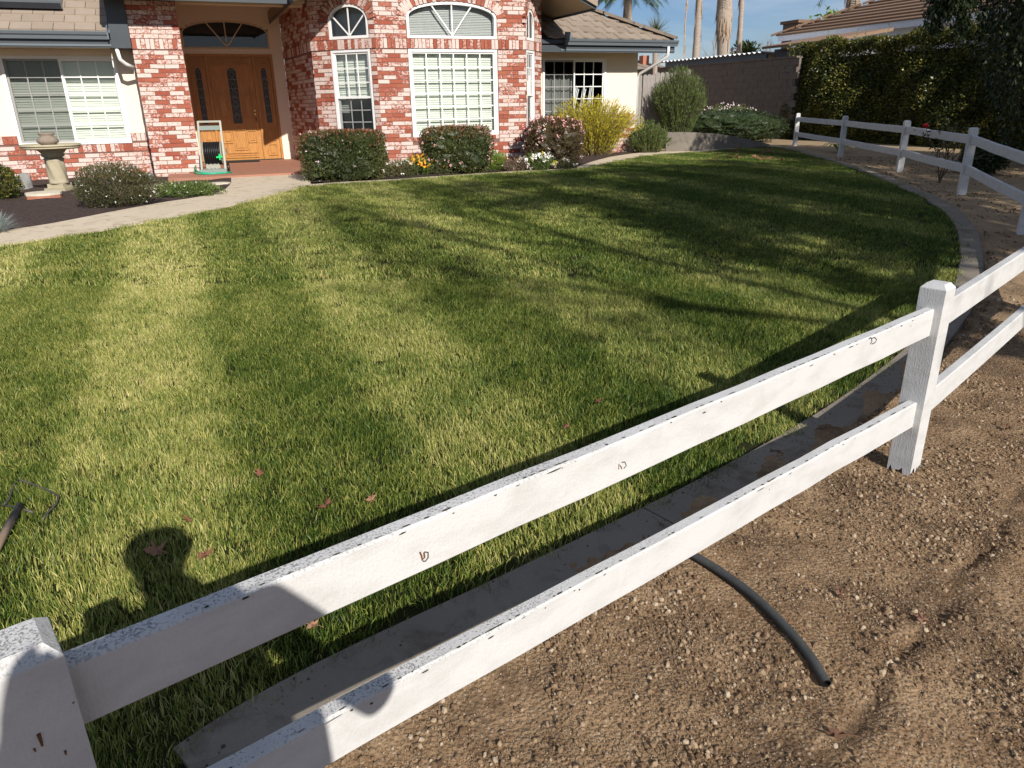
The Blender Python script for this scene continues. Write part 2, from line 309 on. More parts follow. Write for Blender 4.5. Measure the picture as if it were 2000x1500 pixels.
M = dict(
 brick=mat_brick(), mortar=plain('mortar', (.20, .115, .09), .95, .2, 20, .3), stucco=mat_stucco('stucco', (.84, .73, .58)), white=plain('white_trim', (.80, .79, .76), .5, .04),
 navy=plain('navy_trim', (.055, .064, .072), .42, .1), gutter=plain('gutter_paint', (.13, .15, .165), .35, .06, spec=.5), soffit=plain('soffit', (.50, .40, .26), .8, .06), cream=plain('cream_trim', (.62, .53, .37), .7, .05),
 glass=mat_glass(), darkroom=plain('dark_room', (.03, .03, .03), .9), blind=plain('blind', (.60, .62, .55), .6, .04), curtain=plain('curtain', (.42, .42, .40), .85, .1, 3),  # dark_room: near-black colour stands for unlit interiors
 dooroak=mat_wood('door_oak', (.30, .12, .028), (.56, .28, .08)), doorglass=plain('leaded_glass', (.03, .04, .04), .12, .5, 30, .6, .6), lead=plain('lead_came', (.25, .26, .22), .4, .1, metallic=.6),
 brass=plain('brass', (.65, .48, .2), .25, .1, metallic=.9), porch=plain('porch_floor', (.36, .17, .11), .7, .15, 8, .2), mat=plain('mat', (.02, .02, .02), .9),
 fence=mat_paint_white(), rawwood=mat_wood('raw_wood', (.06, .045, .03), (.14, .10, .07), (30, 30, 2), .9), rust=plain('rust', (.16, .07, .03), .9, .3, 40), soot=plain('pencil', (.05, .04, .04), .8),
 curb=mat_concrete('curb_concrete', (.18, .152, .118), (.27, .235, .19), (.075, .055, .036)), walk=mat_concrete('walk_concrete', (.52, .43, .31), (.64, .54, .41), (.26, .19, .12)), wallc=mat_concrete('wall_concrete', (.17, .15, .12), (.25, .22, .185)),
 dirt=mat_dirt(), mulch=mat_mulch(), lawn=mat_lawn(), grass=mat_grass(),
 tileL=mat_tile('tile_left', (.32, .255, .195), (.40, .325, .255)), tileR=mat_tile('tile_right', (.265, .21, .16), (.34, .275, .215)), tileN=mat_tile('tile_far', (.20, .125, .08), (.29, .19, .13)),
 block=mat_concrete('block', (.15, .12, .095), (.21, .17, .135), (.09, .075, .06)), joint=plain('joint', (.13, .105, .085), .95), greywood=mat_wood('grey_wood', (.20, .175, .15), (.36, .33, .30), (14, 14, 1), .9), farwhite=plain('far_white', (.74, .74, .76), .8),
 metalroof=plain('metal_roof', (.78, .78, .77), .4, .06), shedwall=plain('shed_wall', (.20, .20, .20), .7), bark=mat_wood('bark', (.07, .05, .035), (.17, .125, .09), (6, 6, 1), .95), palmbark=mat_wood('palm_bark', (.22, .17, .13), (.48, .40, .33), (1.5, 1.5, 14), .95),
 deadfrond=mat_leaf('dead_frond', [(.20, .13, .08), (.42, .31, .21), (.55, .44, .33)], .8, .15), frond=mat_leaf('palm_frond', [(.03, .06, .02), (.08, .13, .035), (.15, .19, .06)]),
 clipped=mat_leaf('clipped_leaf', [(.018, .026, .008), (.045, .06, .016), (.09, .10, .03), (.17, .14, .05)], .42, .12), brownish=mat_leaf('brownish_leaf', [(.03, .022, .01), (.075, .055, .022), (.13, .085, .035), (.20, .10, .05)], .45, .12), reddish=mat_leaf('reddish_leaf', [(.10, .04, .02), (.22, .08, .045), (.30, .13, .07)], .4, .15),
 pink=plain('pink_petal', (.66, .33, .32), .7, .25, 30), palepink=plain('pale_petal', (.75, .62, .60), .7, .15, 30), whitep=plain('white_petal', (.78, .76, .68), .7, .1), orange=plain('orange_petal', (.80, .36, .03), .6, .15), yellowp=plain('yellow_petal', (.8, .65, .05), .6), redp=plain('red_petal', (.45, .01, .02), .6),
 gold=mat_leaf('gold_leaf', [(.26, .23, .015), (.55, .48, .03), (.78, .68, .06), (.82, .74, .14)], .5, .45), soft=mat_leaf('soft_green', [(.045, .085, .018), (.12, .18, .04), (.22, .27, .075)], .55, .25), lime=mat_leaf('lime_leaf', [(.10, .18, .015), (.20, .32, .03), (.32, .42, .06)], .5, .3),
 brushy=mat_leaf('brushy_leaf', [(.035, .04, .014), (.085, .085, .03), (.15, .125, .06)], .7, .15), olive=mat_leaf('olive_leaf', [(.04, .05, .015), (.10, .11, .035), (.19, .17, .07)], .6, .2), blue=mat_leaf('blue_grass', [(.20, .25, .24), (.38, .44, .42), (.55, .58, .54)], .6, .2), hedge=mat_leaf('hedge_leaf', [(.018, .030, .008), (.048, .064, .014), (.14, .14, .028), (.42, .34, .075)], .38, .28), dark=mat_leaf('dark_leaf', [(.012, .022, .008), (.03, .048, .014), (.055, .075, .022)], .5, .12),  # gold end of the hedge ramp stands for sunlit leaves
 canopy=mat_leaf('canopy_leaf', [(.04, .07, .015), (.08, .11, .03)], .5, .2), drymix=mat_leaf('dry_stem', [(.12, .08, .05), (.25, .18, .11)], .8, .1), deadleaf=mat_leaf('fallen_leaf', [(.16, .06, .035), (.26, .11, .06), (.34, .19, .11)], .7, .15),
 dryleaf=mat_leaf('dry_leaf', [(.10, .05, .03), (.17, .085, .05), (.22, .12, .075)], .8, .1), crumb=plain('soil_crumb', (.09, .06, .04), .95, .3, 20), stone=plain('garden_stone', (.60, .54, .42), .85, .15, 9, .5), birdbath=plain('cast_stone', (.40, .35, .24), .9, .2, 12, .5), darkstone=plain('dark_stone', (.045, .045, .04), .9, .2), urn=plain('urn_stone', (.25, .20, .155), .9, .2, 14, .5), boulder=plain('boulder_stone', (.23, .225, .21), .9, .3, 5, .6), redstone=plain('red_edge', (.40, .16, .10), .9, .2, 12, .4),
 plastic=plain('beige_plastic', (.36, .355, .29), .45, .08), greyplastic=plain('grey_plastic', (.24, .28, .25), .45, .08), blackp=plain('black_plastic', (.012, .012, .012), .4), greenhose=plain('green_hose', (.02, .36, .20), .4, .1), greentap=plain('green_tap', (.02, .6, .15), .4),
 pipe=plain('grey_pipe', (.055, .057, .055), .6, .35, 30, .4), iron=plain('tool_iron', (.11, .10, .09), .5, .3, 30, .3, metallic=.5), handle=mat_wood('tool_handle', (.30, .20, .12), (.46, .34, .23), (3, 3, 20), .7), steel=plain('lamp_metal', (.45, .45, .44), .35, .1, metallic=.8),
 skin=plain('skin', (.45, .28, .2), .5), shirt=plain('shirt', (.12, .14, .2), .9), cap=plain('cap', (.05, .05, .06), .9), phone=plain('phone_case', (.02, .02, .02), .3), solar=plain('panel', (.02, .025, .035), .15, .1, spec=.6),
 bareb=plain('bare_branch', (.30, .24, .20), .9), pebble=None, mould=plain('mould', (.05, .045, .03), .9, .4, 30))
m = NT('pebbles'); r = m.n('ObjectInfo').outputs['Random']; m.col(m.ramp(r, [(0, (.09, .055, .032)), (.5, (.20, .132, .076)), (.85, (.31, .222, .138)), (1, (.42, .34, .245))])); m.rough(.9); m.spec(.15); M['pebble'] = m.mat

m = NT('screen'); m.t.nodes.remove(m.b); _t = m.n('BsdfTransparent'); _t.inputs[0].default_value = (.62, .62, .62, 1); m.L(_t.outputs[0], m.out.inputs['Surface']); M['screen'] = m.mat
# ================================================================ GROUND
def dirt_h(x, y):
    x = np.asarray(x, dtype=float); y = np.asarray(y, dtype=float); near = (x > -3) & (x < 10) & (y > -2) & (y < 16)
    h = .012*np.sin(x*5.1+1.3*np.sin(y*3.7))*np.cos(y*4.3+x) + .007*np.sin(x*13+y*9)*np.cos(y*14-x*7) 
    a, b = GRV; t = np.clip(((x-a.x)*(b.x-a.x)+(y-a.y)*(b.y-a.y))/((b-a).length_squared), 0, 1)      # scraped groove running away from the camera
    d = np.hypot(x-(a.x+(b.x-a.x)*t)-.03*np.sin(t*17)-.012*np.sin(t*47), y-(a.y+(b.y-a.y)*t))
    k = .45+.55*np.sin(t*9+1)**2
    h = h-.030*k*np.exp(-(d/.020)**2)+.014*k*np.exp(-((d-.06)/.045)**2)
    if CURB is not None:                                                                          # soil washed up against the curb
        dd = np.full(x.shape, 9.0)
        for p in CURB: dd = np.minimum(dd, np.hypot(x-p.x, y-p.y))
        ins = np_inside(lawn_poly, x, y)
        wob = np.sin(x*11+y*5)+.8*np.sin(x*29-y*13)+.6*np.sin(x*61+y*47)
        bank = (.030+.010*np.sin(x*6.1+y*3))*np.exp(-(np.maximum(dd-.20, 0)/.20)**2)
        spill = ((x > .1) & (y < 4.3))*(.033+.006*wob+.014*np.clip((dd-.09)/.1, -1, 1))-h*.5
        h = h+np.where(ins, -h-.01, np.where(dd < .20, np.where((x > .1) & (y < 4.3), spill, -h-.03), bank+.006*((x > .1) & (y < 4.3))))
    return np.where(near, h, 0.0)
CURB = None
def pl(pts): return [gp(*p) for p in pts]
def resample(P, st):
    P = [Vector((p[0], p[1], 0)) for p in P]; out = [P[0]]; acc = 0
    for a, b in zip(P, P[1:]):
        l = (b-a).length; n = max(1, int(l/st))
        for i in range(1, n+1): out.append(a.lerp(b, i/n))
    return out
def smooth(P, it=3):
    for _ in range(it): P = [P[0]]+[(P[i-1]+P[i]*2+P[i+1])/4 for i in range(1, len(P)-1)]+[P[-1]]
    return P
curb_in = smooth(resample(pl([(335, 1478), (420, 1410), (500, 1364), (680, 1275), (800, 1222), (1000, 1128), (1200, 1030), (1340, 962), (1500, 872), (1620, 800), (1760, 694), (1835, 610), (1862, 560), (1874, 510), (1870, 458), (1842, 416), (1790, 385), (1700, 345), (1600, 311), (1540, 294), (1490, 287)]), .12), 6)
lawn_far = smooth(resample(pl([(1490, 287.5), (1400, 296.5), (1330, 301), (1270, 305), (1222, 313), (1180, 323), (1130, 333), (1050, 336.5), (900, 346), (760, 356), (640, 362), (600, 366), (530, 386), (460, 405), (391, 418.5), (299, 437), (161, 462), (0, 485)]), .15), 4)
e = lawn_far[-1]; d0 = (lawn_far[-1]-lawn_far[-8]).normalized()
lawn_poly = curb_in + lawn_far[1:] + [e+d0*6, Vector((-16, 6, 0)), Vector((-12, -1.5, 0)), Vector((-1.5, -1.2, 0)), Vector((-1.05, .3, 0)), Vector((-.8, .8, 0))]
def inside(poly, x, y):
    c = False; n = len(poly); j = n-1
    for i in range(n):
        a, b = poly[i], poly[j]
        if (a.y > y) != (b.y > y) and x < (b.x-a.x)*(y-a.y)/(b.y-a.y)+a.x: c = not c
        j = i
    return c
def np_inside(poly, X, Y):
    c = np.zeros(X.shape, bool); n = len(poly); j = n-1
    for i in range(n):
        a, b = poly[i], poly[j]
        if a.y != b.y:
            t = ((a.y > Y) != (b.y > Y)) & (X < (b.x-a.x)*(Y-a.y)/(b.y-a.y)+a.x); c ^= t
        j = i
    return c
def nearest(poly, x, y, closed=True):
    p = Vector((x, y, 0)); best = None; bd = 1e9
    for a, b in zip(poly, poly[1:]+([poly[0]] if closed else [])):
        ab = b-a; l = ab.length_squared
        if l == 0: continue
        t = max(0, min(1, (p-a).dot(ab)/l)); q = a+ab*t; dd = (q-p).length_squared
        if dd < bd: bd = dd; best = q
    return best, math.sqrt(bd)
def axis(segs):
    out = []
    for a, b, st in segs: out += list(np.arange(a, b, st))
    return out+[segs[-1][1]]
xs = axis([(-900, -60, 120), (-60, -12, 6), (-12, -1.2, .5), (-1.2, 4.2, .035), (4.2, 14, .35), (14, 60, 5), (60, 900, 120)])
ys = axis([(-900, -40, 120), (-40, -2, 4), (-2, .3, .3), (.3, 4.6, .035), (4.6, 30, .3), (30, 80, 5), (80, 980, 150)])
CURB = curb_in
_gx, _gy = np.meshgrid(xs, ys); _h = dirt_h(_gx, _gy); V = np.c_[_gx.ravel(), _gy.ravel(), (np.interp(_gy, TY, TZ)+_h-.004).ravel()]; nx = len(xs)
Fc = [(j*nx+i, j*nx+i+1, (j+1)*nx+i+1, (j+1)*nx+i) for j in range(len(ys)-1) for i in range(nx-1)]
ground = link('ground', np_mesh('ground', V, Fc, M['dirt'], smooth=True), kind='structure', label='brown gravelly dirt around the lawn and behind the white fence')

def sheet(name, poly, st, dz, mat, bump=None, **k):
    x0 = min(p.x for p in poly); x1 = max(p.x for p in poly); y0 = min(p.y for p in poly); y1 = max(p.y for p in poly)
    X = np.arange(x0-st, x1+2*st, st); Y = np.arange(y0-st, y1+2*st, st); gx, gy = np.meshgrid(X, Y); ins = np_inside(poly, gx, gy)
    idx = {}; V = []; Fc = []
    def vid(j, i):
        if (j, i) in idx: return idx[(j, i)]
        x, y = gx[j, i], gy[j, i]
        if not ins[j, i]: q, _ = nearest(poly, x, y); x, y = q.x, q.y
        V.append((x, y, gz(y)+dz+(bump(x, y) if bump else 0))); idx[(j, i)] = len(V)-1; return len(V)-1
    for j in range(len(Y)-1):
        for i in range(len(X)-1):
            if ins[j:j+2, i:i+2].sum() >= 1: Fc.append((vid(j, i), vid(j, i+1), vid(j+1, i+1), vid(j+1, i)))
    return link(name, np_mesh(name, V, Fc, mat, smooth=True), **k)
lawn = sheet('lawn', lawn_poly, .3, .014, M['lawn'], kind='structure', label='mown lawn between the fence and the house')

# grass blades: tuft patches scattered over the lawn
def tuft_mesh(name, n, size, hmin, hmax, w):
    V = []; Fc = []; A = []
    for i in range(n):
        x, y = RNG.uniform(-size, size, 2); h = RNG.uniform(hmin, hmax); a = RNG.uniform(0, 6.283); lean = RNG.uniform(.1, .95)*h; ww = w*RNG.uniform(.7, 1.3)
        la = RNG.uniform(0, 6.283) if RNG.random() < .58 else RNG.normal(0, .5)
        dx, dy = math.cos(la)*lean, math.sin(la)*lean; px, py = math.cos(a)*ww/2, math.sin(a)*ww/2; r = RNG.random(); b = len(V)
        V += [(x-px, y-py, -.01), (x+px, y+py, -.01), (x+dx*.4+px*.85, y+dy*.4+py*.85, h*.62), (x+dx*.4-px*.85, y+dy*.4-py*.85, h*.62), (x+dx+px*.12, y+dy+py*.12, h), (x+dx-px*.12, y+dy-py*.12, h)]
        Fc += [(b, b+1, b+2, b+3), (b+3, b+2, b+4, b+5)]; A += [r]*6
    return np_mesh(name, V, Fc, M['grass'], attr=A)
def gn_scatter(name, pts, scales, variants, label, cat, rotz=True, yaw=None, **k):
    """one 'stuff' object: points carrying instances of small meshes through geometry nodes"""
    me = bpy.data.meshes.new(name); me.vertices.add(len(pts)); me.vertices.foreach_set('co', np.asarray(pts, dtype=np.float32).ravel())
    at = me.attributes.new('scl', 'FLOAT', 'POINT'); at.data.foreach_set('value', np.asarray(scales, dtype=np.float32))
    rt = me.attributes.new('rot', 'FLOAT_VECTOR', 'POINT'); rr = RNG.uniform(0, 6.283, (len(pts), 3)).astype(np.float32)
    if rotz: rr[:, :2] = 0
    if yaw is not None: rr[:, 2] = yaw
    rt.data.foreach_set('vector', rr.ravel()); vi = me.attributes.new('pick', 'INT', 'POINT'); vi.data.foreach_set('value', RNG.integers(0, len(variants), len(pts)).astype(np.int32))
    o = link(name, me, label=label, cat=cat, kind='stuff', **k)
    g = bpy.data.node_groups.new(name+'_nodes', 'GeometryNodeTree'); g.interface.new_socket('Geometry', in_out='INPUT', socket_type='NodeSocketGeometry'); g.interface.new_socket('Geometry', in_out='OUTPUT', socket_type='NodeSocketGeometry')
    gi = g.nodes.new('NodeGroupInput'); go = g.nodes.new('NodeGroupOutput')
    coll = bpy.data.collections.new(name+'_pieces')
    for i, vm in enumerate(variants):
        ob = bpy.data.objects.new(name+'_piece', vm); coll.objects.link(ob)
    ci = g.nodes.new('GeometryNodeCollectionInfo'); ci.inputs['Collection'].default_value = coll; ci.inputs['Separate Children'].default_value = True; ci.inputs['Reset Children'].default_value = True
    ip = g.nodes.new('GeometryNodeInstanceOnPoints'); ip.inputs['Pick Instance'].default_value = True
    def attr(nm, ty):
        a = g.nodes.new('GeometryNodeInputNamedAttribute'); a.data_type = ty; a.inputs['Name'].default_value = nm; return [x for x in a.outputs if x.enabled and x.name == 'Attribute'][0]
    g.links.new(gi.outputs[0], ip.inputs['Points']); g.links.new(ci.outputs[0], ip.inputs['Instance']); g.links.new(attr('pick', 'INT'), ip.inputs['Instance Index']); g.links.new(attr('scl', 'FLOAT'), ip.inputs['Scale'])
    er = g.nodes.new('FunctionNodeEulerToRotation'); g.links.new(attr('rot', 'FLOAT_VECTOR'), er.inputs[0]); g.links.new(er.outputs[0], ip.inputs['Rotation'])
    g.links.new(ip.outputs[0], go.inputs[0])
    md = o.modifiers.new('scatter', 'NODES'); md.node_group = g; return o
def cam_mask(X, Y, margin):
    ax = np.abs(X); return (Y > -.2) & (ax < Y*.80+margin)
def grid_pts(y0, y1, sp):
    X, Y = np.meshgrid(np.arange(-13, 8.5, sp), np.arange(y0, y1, sp)); X = X.ravel()+RNG.uniform(-.5, .5, X.size)*sp; Y = Y.ravel()+RNG.uniform(-.5, .5, Y.size)*sp
    k = cam_mask(X, Y, 1.3); X, Y = X[k], Y[k]; k = np_inside(lawn_poly, X, Y); X, Y = X[k], Y[k]
    return X, Y, np.interp(Y, TY, TZ)+.014
X1, Y1, Z1 = grid_pts(.2, 6.2, .085); X2, Y2, Z2 = grid_pts(6.2, 20, .15)
def mow_yaw(X, Y):
    u = X*cU+Y*sU+.40; away = np.cos(u*4.19) > 0; return np.where(away, math.pi/2+YAW, -math.pi/2+YAW)+RNG.normal(0, .5, len(X))
near_v = [tuft_mesh('tuft', 150, .075, .013, .040, .0031) for _ in range(6)]
far_v = [tuft_mesh('tuft_far', 170, .12, .013, .036, .0052) for _ in range(5)]
gn_scatter('grass', np.c_[X1, Y1, Z1], RNG.uniform(.75, 1.3, len(X1)), near_v, 'green and straw coloured blades of the lawn near the fence', 'grass', yaw=mow_yaw(X1, Y1))
gn_scatter('grass', np.c_[X2, Y2, Z2], RNG.uniform(.8, 1.25, len(X2)), far_v, 'green and straw coloured blades of the lawn towards the house', 'grass', yaw=mow_yaw(X2, Y2))

kl = RNG.random(len(X1)) < (.008+.02*(np.sin(X1*2.3+1.1*np.sin(Y1*1.9)) > .6)); XL, YL, ZL = X1[kl], Y1[kl], Z1[kl]
long_v = [tuft_mesh('long_tuft', 12, .05, .03, .065, .0036) for _ in range(4)]
gn_scatter('long_grass', np.c_[XL, YL, ZL], RNG.uniform(.7, 1.2, len(XL)), long_v, 'longer stray blades standing out of the mown lawn', 'grass')
# curb: poured sections along the lawn edge
curb = empty('curb', curb_in[0], kind='structure', label='grey concrete mowing curb curving along the edge of the lawn')
CW = .19
def curb_sections():
    P = curb_in; cum = [0]
    for a, b in zip(P, P[1:]): cum.append(cum[-1]+(b-a).length)
    def off(i):
        d = (P[min(i+1, len(P)-1)]-P[max(i-1, 0)]).normalized(); return Vector((d.y, -d.x, 0))
    i0 = 0
    while i0 < len(P)-1:
        i1 = i0
        while i1 < len(P)-1 and cum[i1]-cum[i0] < 1.75: i1 += 1
        if cum[-1]-cum[i1] < .5: i1 = len(P)-1
        mb = MB(); rows = []
        for i in range(i0, i1+1):
            p = P[i]; o = off(i); d = Vector((-o.y, o.x, 0)); sh = d*(.004 if i == i0 else (-.004 if i == i1 else 0))
            tip = (1-max(0, 1-cum[i]/.16)*.45)
            w = CW*tip; g = gz(p.y); top = .036 if i else .03
            prof = [(.004, -.12), (.004, top-.008), (.014, top), (w-.014, top), (w, top-.01), (w, -.12)]
            for q, z in prof: v = p+o*q+sh; mb_v = (v.x-curb.location.x, v.y-curb.location.y, g+z); rows.append(mb_v)
        n = i1-i0+1; k = 6; fs = [(i*k+j, i*k+j+1, (i+1)*k+j+1, (i+1)*k+j) for i in range(n-1) for j in range(k-1)]
        fs += [tuple(range(k-1, -1, -1)), tuple(range((n-1)*k, n*k))]; mb.add(rows, fs); mb.build('curb_section', M['curb'], curb); i0 = i1
curb.location.z = 0
curb_sections()

# walkway, edging strip, beds
walk_up = smooth(resample(pl([(0, 457), (92, 443), (207, 420), (322, 398), (391, 389), (437, 377), (452, 362), (452, 348)]), .15), 2)
we = walk_up[0]; wd = (walk_up[0]-walk_up[6]).normalized()
lf = [p for p in lawn_far]; i600 = min(range(len(lf)), key=lambda i: (lf[i]-Vector((*gp(598, 366).xy, 0))).length)
left_edge = lf[i600:]
walk_poly = [we+wd*6]+walk_up+[Vector((*gp(520, 340).xy, 0)), Vector((*gp(600, 338).xy, 0)), Vector((*gp(606, 352).xy, 0))]+left_edge+[e+d0*6]
def slab(name, poly, z0, z1, mat, parent=None, **k):
    """flat-ish concrete sheet with real sides following the ground"""
    mb = MB(); n = len(poly); A = [(p.x, p.y, gz(p.y)+z0) for p in poly]; B = [(p.x, p.y, gz(p.y)+z1) for p in poly]
    mb.add(A+B, [tuple(range(n, 2*n))]+[(i, (i+1) % n, n+(i+1) % n, n+i) for i in range(n)])
    me = mb.mesh(name, mat); bm = bmesh.new(); bm.from_mesh(me); bmesh.ops.triangulate(bm, faces=[f for f in bm.faces if len(f.verts) > 4]); bm.to_mesh(me); bm.free()
    return link(name, me, parent, **k)
slab('walkway', walk_poly, -.05, .028, M['walk'], kind='structure', label='pale concrete walkway curving along the lawn to the porch')
def strip(name, P, w0, w1, z0, z1, mat, side=1, **k):
    mb = MB(); n = len(P); rows = []
    for i in range(n):
        d = (P[min(i+1, n-1)]-P[max(i-1, 0)]).normalized(); o = Vector((d.y, -d.x, 0))*side; w = w0+(w1-w0)*i/(n-1); g = gz(P[i].y)
        a, b = P[i], P[i]+o*w
        rows += [(a.x, a.y, g+z0), (a.x, a.y, g+z1), (b.x, b.y, g+z1), (b.x, b.y, g+z0)]
    fs = [(i*4+j, i*4+j+1, (i+1)*4+j+1, (i+1)*4+j) for i in range(n-1) for j in range(3)]+[(0, 1, 2, 3), tuple((n-1)*4+j for j in (3, 2, 1, 0))]
    mb.add(rows, fs); return mb.build(name, mat, **k)
i1130 = min(range(len(lf)), key=lambda i: (lf[i]-Vector((*gp(1125, 334).xy, 0))).length)
strip('edging_strip', lf[i1130:i600+1], .16, .16, -.05, .03, M['walk'], 1, kind='structure', label='thin concrete edging between the flower bed and the lawn')
rw_up = smooth(resample(pl([(1128, 328), (1160, 317), (1190, 309), (1235, 302), (1300, 297), (1400, 293)]), .15), 2)
slab('side_path', rw_up+lf[:i1130+1][::-1][:-6] if False else [Vector((p.x, p.y, 0)) for p in rw_up]+[q for q in lf[6:i1130+1]], -.05, .026, M['walk'], kind='structure', label='pale concrete path bending round the end of the lawn')
mb_poly = [Vector((we.x-3, we.y-.9, 0))]+walk_up[:-2]+[Vector((*hw(.5, -.05).xy, 0)), Vector((*hw(-.5, .55).xy, 0)), Vector((*hw(-4.5, .55).xy, 0)), Vector((*hw(-5.5, -.6).xy, 0))]
sheet('mulch_bed', mb_poly, .12, .02, M['mulch'], lambda x, y: .018*math.sin(x*7)*math.sin(y*9+x), kind='structure', label='dark bark mulch bed in front of the left window')
fb = [Vector((*hw(2.7, .1).xy, 0)), Vector((*hw(3.85, -.85).xy, 0)), Vector((*hw(6.95, -.85).xy, 0)), Vector((*hw(8.0, .5).xy, 0)), Vector((*hw(10.6, .55).xy, 0)), Vector((*gp(1300, 296).xy, 0)), Vector((*gp(1235, 301).xy, 0)), Vector((*gp(1180, 311).xy, 0)), Vector((*gp(1130, 327).xy, 0)), Vector((*gp(1000, 336).xy, 0)), Vector((*gp(800, 350).xy, 0)), Vector((*gp(610, 360).xy, 0)), Vector((*gp(606, 345).xy, 0))]
sheet('flower_bed', fb, .2, .03, M['mulch'], kind='structure', label='planting bed soil under the brick bay')

# ================================================================ HOUSE (local axes: x along the front, y into the house, z up)
house = empty('house', (HO.x, HO.y, 0), YAW, label='single storey house with red brick bay, brick pillar and oak front door', cat='house')
G0 = .30
class Frame:   # maps (s along wall, z, depth out of the wall) to house coordinates
    def __init__(f, a, b): f.a = Vector((*a, 0)); f.b = Vector((*b, 0)); f.d = (f.b-f.a).normalized(); f.o = Vector((f.d.y, -f.d.x, 0)); f.len = (f.b-f.a).length
    def p(f, s, z, out=0): return f.a+f.d*s+f.o*out+Vector((0, 0, z))
    def ang(f): return math.atan2(f.d.y, f.d.x)
FP = Frame((-.44, 0), (.40, 0))                  # pillar
FL = Frame((-3.6, .6), (-.44, .6))               # left wing wall
FLF = Frame((2.78, .15), (3.83, -.9))            # bay left face
FF = Frame((3.83, -.9), (6.98, -.9))             # bay front
FR = Frame((6.98, -.9), (7.64, -.24))            # bay right face
FRT = Frame((2.58, 3.0), (2.78, .15))            # return wall beside the porch
FW_ = Frame((7.64, .6), (10.62, .6))             # right wing wall
FD = Frame((.30, 3.0), (2.58, 3.0))              # door wall
class Op:
    """opening: rectangle, with optional arch of rise r on top (spring height z1)"""
    def __init__(o, s0, s1, z0, z1, r=0, ring=0): o.s0, o.s1, o.z0, o.z1, o.r, o.ring = s0, s1, z0, z1, r, ring
    def top(o, s, extra=0):
        hw_ = (o.s1-o.s0)/2; c = (o.s0+o.s1)/2
        if o.r == 0: return o.z1
        a = hw_+extra; t = (s-c)/a
        return o.z1+(o.r+extra)*math.sqrt(max(0, 1-t*t)) if abs(t) <= 1 else None
    def blocks(o, s, z, grow=True):
        e = o.ring if grow else 0
        if o.z0 <= z <= o.z1: return o.s0-.004 <= s <= o.s1+.004
        if z > o.z1 and o.r:
            tp = o.top(s, e); return tp is not None and z <= tp
        return False
def wall_core(name, fr, z0, z1, ops, mat, th=.12, out=-.008, parent=None, ends=True):
    mb = MB(); cuts = sorted(set([0, fr.len]+[x for o in ops for x in (o.s0, o.s1)]))
    for o in ops:
        if o.r: cuts += [o.s0+(o.s1-o.s0)*i/16 for i in range(1, 16)]
    cuts = sorted(set(round(c, 5) for c in cuts))
    def slabp(s0, s1, za, zb, zc=None):
        zc = zb if zc is None else zc
        p = [fr.p(s0, za, out), fr.p(s1, za, out), fr.p(s1, za, out-th), fr.p(s0, za, out-th)]
        q = [fr.p(s0, z1 if zb is None else zb, out), fr.p(s1, z1, out), fr.p(s1, z1, out-th), fr.p(s0, z1, out-th)]
        mb.hexa([fr.p(s0, za, out), fr.p(s1, za, out), fr.p(s1, za, out-th), fr.p(s0, za, out-th), fr.p(s0, zb, out), fr.p(s1, zb, out), fr.p(s1, zb, out-th), fr.p(s0, zb, out-th)])
    for a, b in zip(cuts, cuts[1:]):
        c = (a+b)/2; iv = []
        for o in ops:
            if o.s0 < c < o.s1: iv.append((o.z0, min(z1, o.top(c)), o))
        iv.sort(key=lambda t: t[0]); z = z0
        for lo, hi, o in iv:
            if lo > z+1e-4: slabp(a, b, z, lo)
            z = hi
        if z < z1-1e-4: slabp(a, b, z, z1)
    return mb.build(name, mat, parent or house)
PITCH_Z, PITCH_S, JN = .0775, .25, .011
bricks = []      # (priority, frame, s0, s1, z0, z1, parent)
def lay_bricks(fr, z0, z1, ops, parent, prio, seed=0, skip=None):
    rg = random.Random(seed); k = 0; z = z0
    while z+PITCH_Z <= z1+.03:
        za, zb = z+JN/2, min(z+PITCH_Z, z1)-JN/2; zm = (za+zb)/2
        if skip and any(a < zm < b for a, b in skip): z += PITCH_Z; k += 1; continue
        s = -(PITCH_S*(.5 if k % 2 else 0))-rg.uniform(0, .03)
        while s < fr.len:
            a, b = max(0.001, s+JN/2), min(fr.len-.001, s+PITCH_S-JN/2)
            parts = [(a, b)]
            for o in ops:
                np_ = []
                for (p, q) in parts:
                    ss = [p+(q-p)*i/24 for i in range(25)]; fl = [o.blocks(t, zm) or o.blocks(t, zb) or o.blocks(t, za) for t in ss]; st = None
                    for t, f in zip(ss, fl):
                        if not f and st is None: st = t
                        if f and st is not None: np_.append((st, t-(q-p)/24)); st = None
                    if st is not None: np_.append((st, q))
                parts = np_
            for p, q in parts:
                if q-p > .03 and zb-za > .03: bricks.append((prio+rg.random()*.2, fr, p, q, za, zb, parent))
            s += PITCH_S
        z += PITCH_Z; k += 1
soldiers = []
def lay_soldiers(fr, s0, s1, z0, z1, parent, prio=1, pitch=.0775, out=.006):
    n = max(1, round((s1-s0)/pitch)); w_ = (s1-s0)/n
    for i in range(n): soldiers.append((prio, fr, s0+i*w_+JN/2, s0+(i+1)*w_-JN/2, z0+JN/2, z1-JN/2, parent, out))
# --- pillar
mb = MB(); mb.box(-.432, .392, .008, .84, G0-.1, 3.42); pillar = mb.build('brick_pillar', M['mortar'], house)
SB = (2.585, 2.765)
lay_bricks(FP, G0-.055, SB[0], [], pillar, 0, 1); lay_soldiers(FP, 0, FP.len, SB[0], SB[1], pillar, 0); lay_bricks(FP, SB[1], 3.40, [], pillar, 0, 2)
FPS = Frame((-.44, .84), (-.44, 0)); lay_bricks(FPS, G0-.055, SB[0], [], pillar, 6, 3)
FPR = Frame((.40, 0), (.40, .84)); lay_bricks(FPR, G0-.055, SB[0], [], pillar, 6, 4)
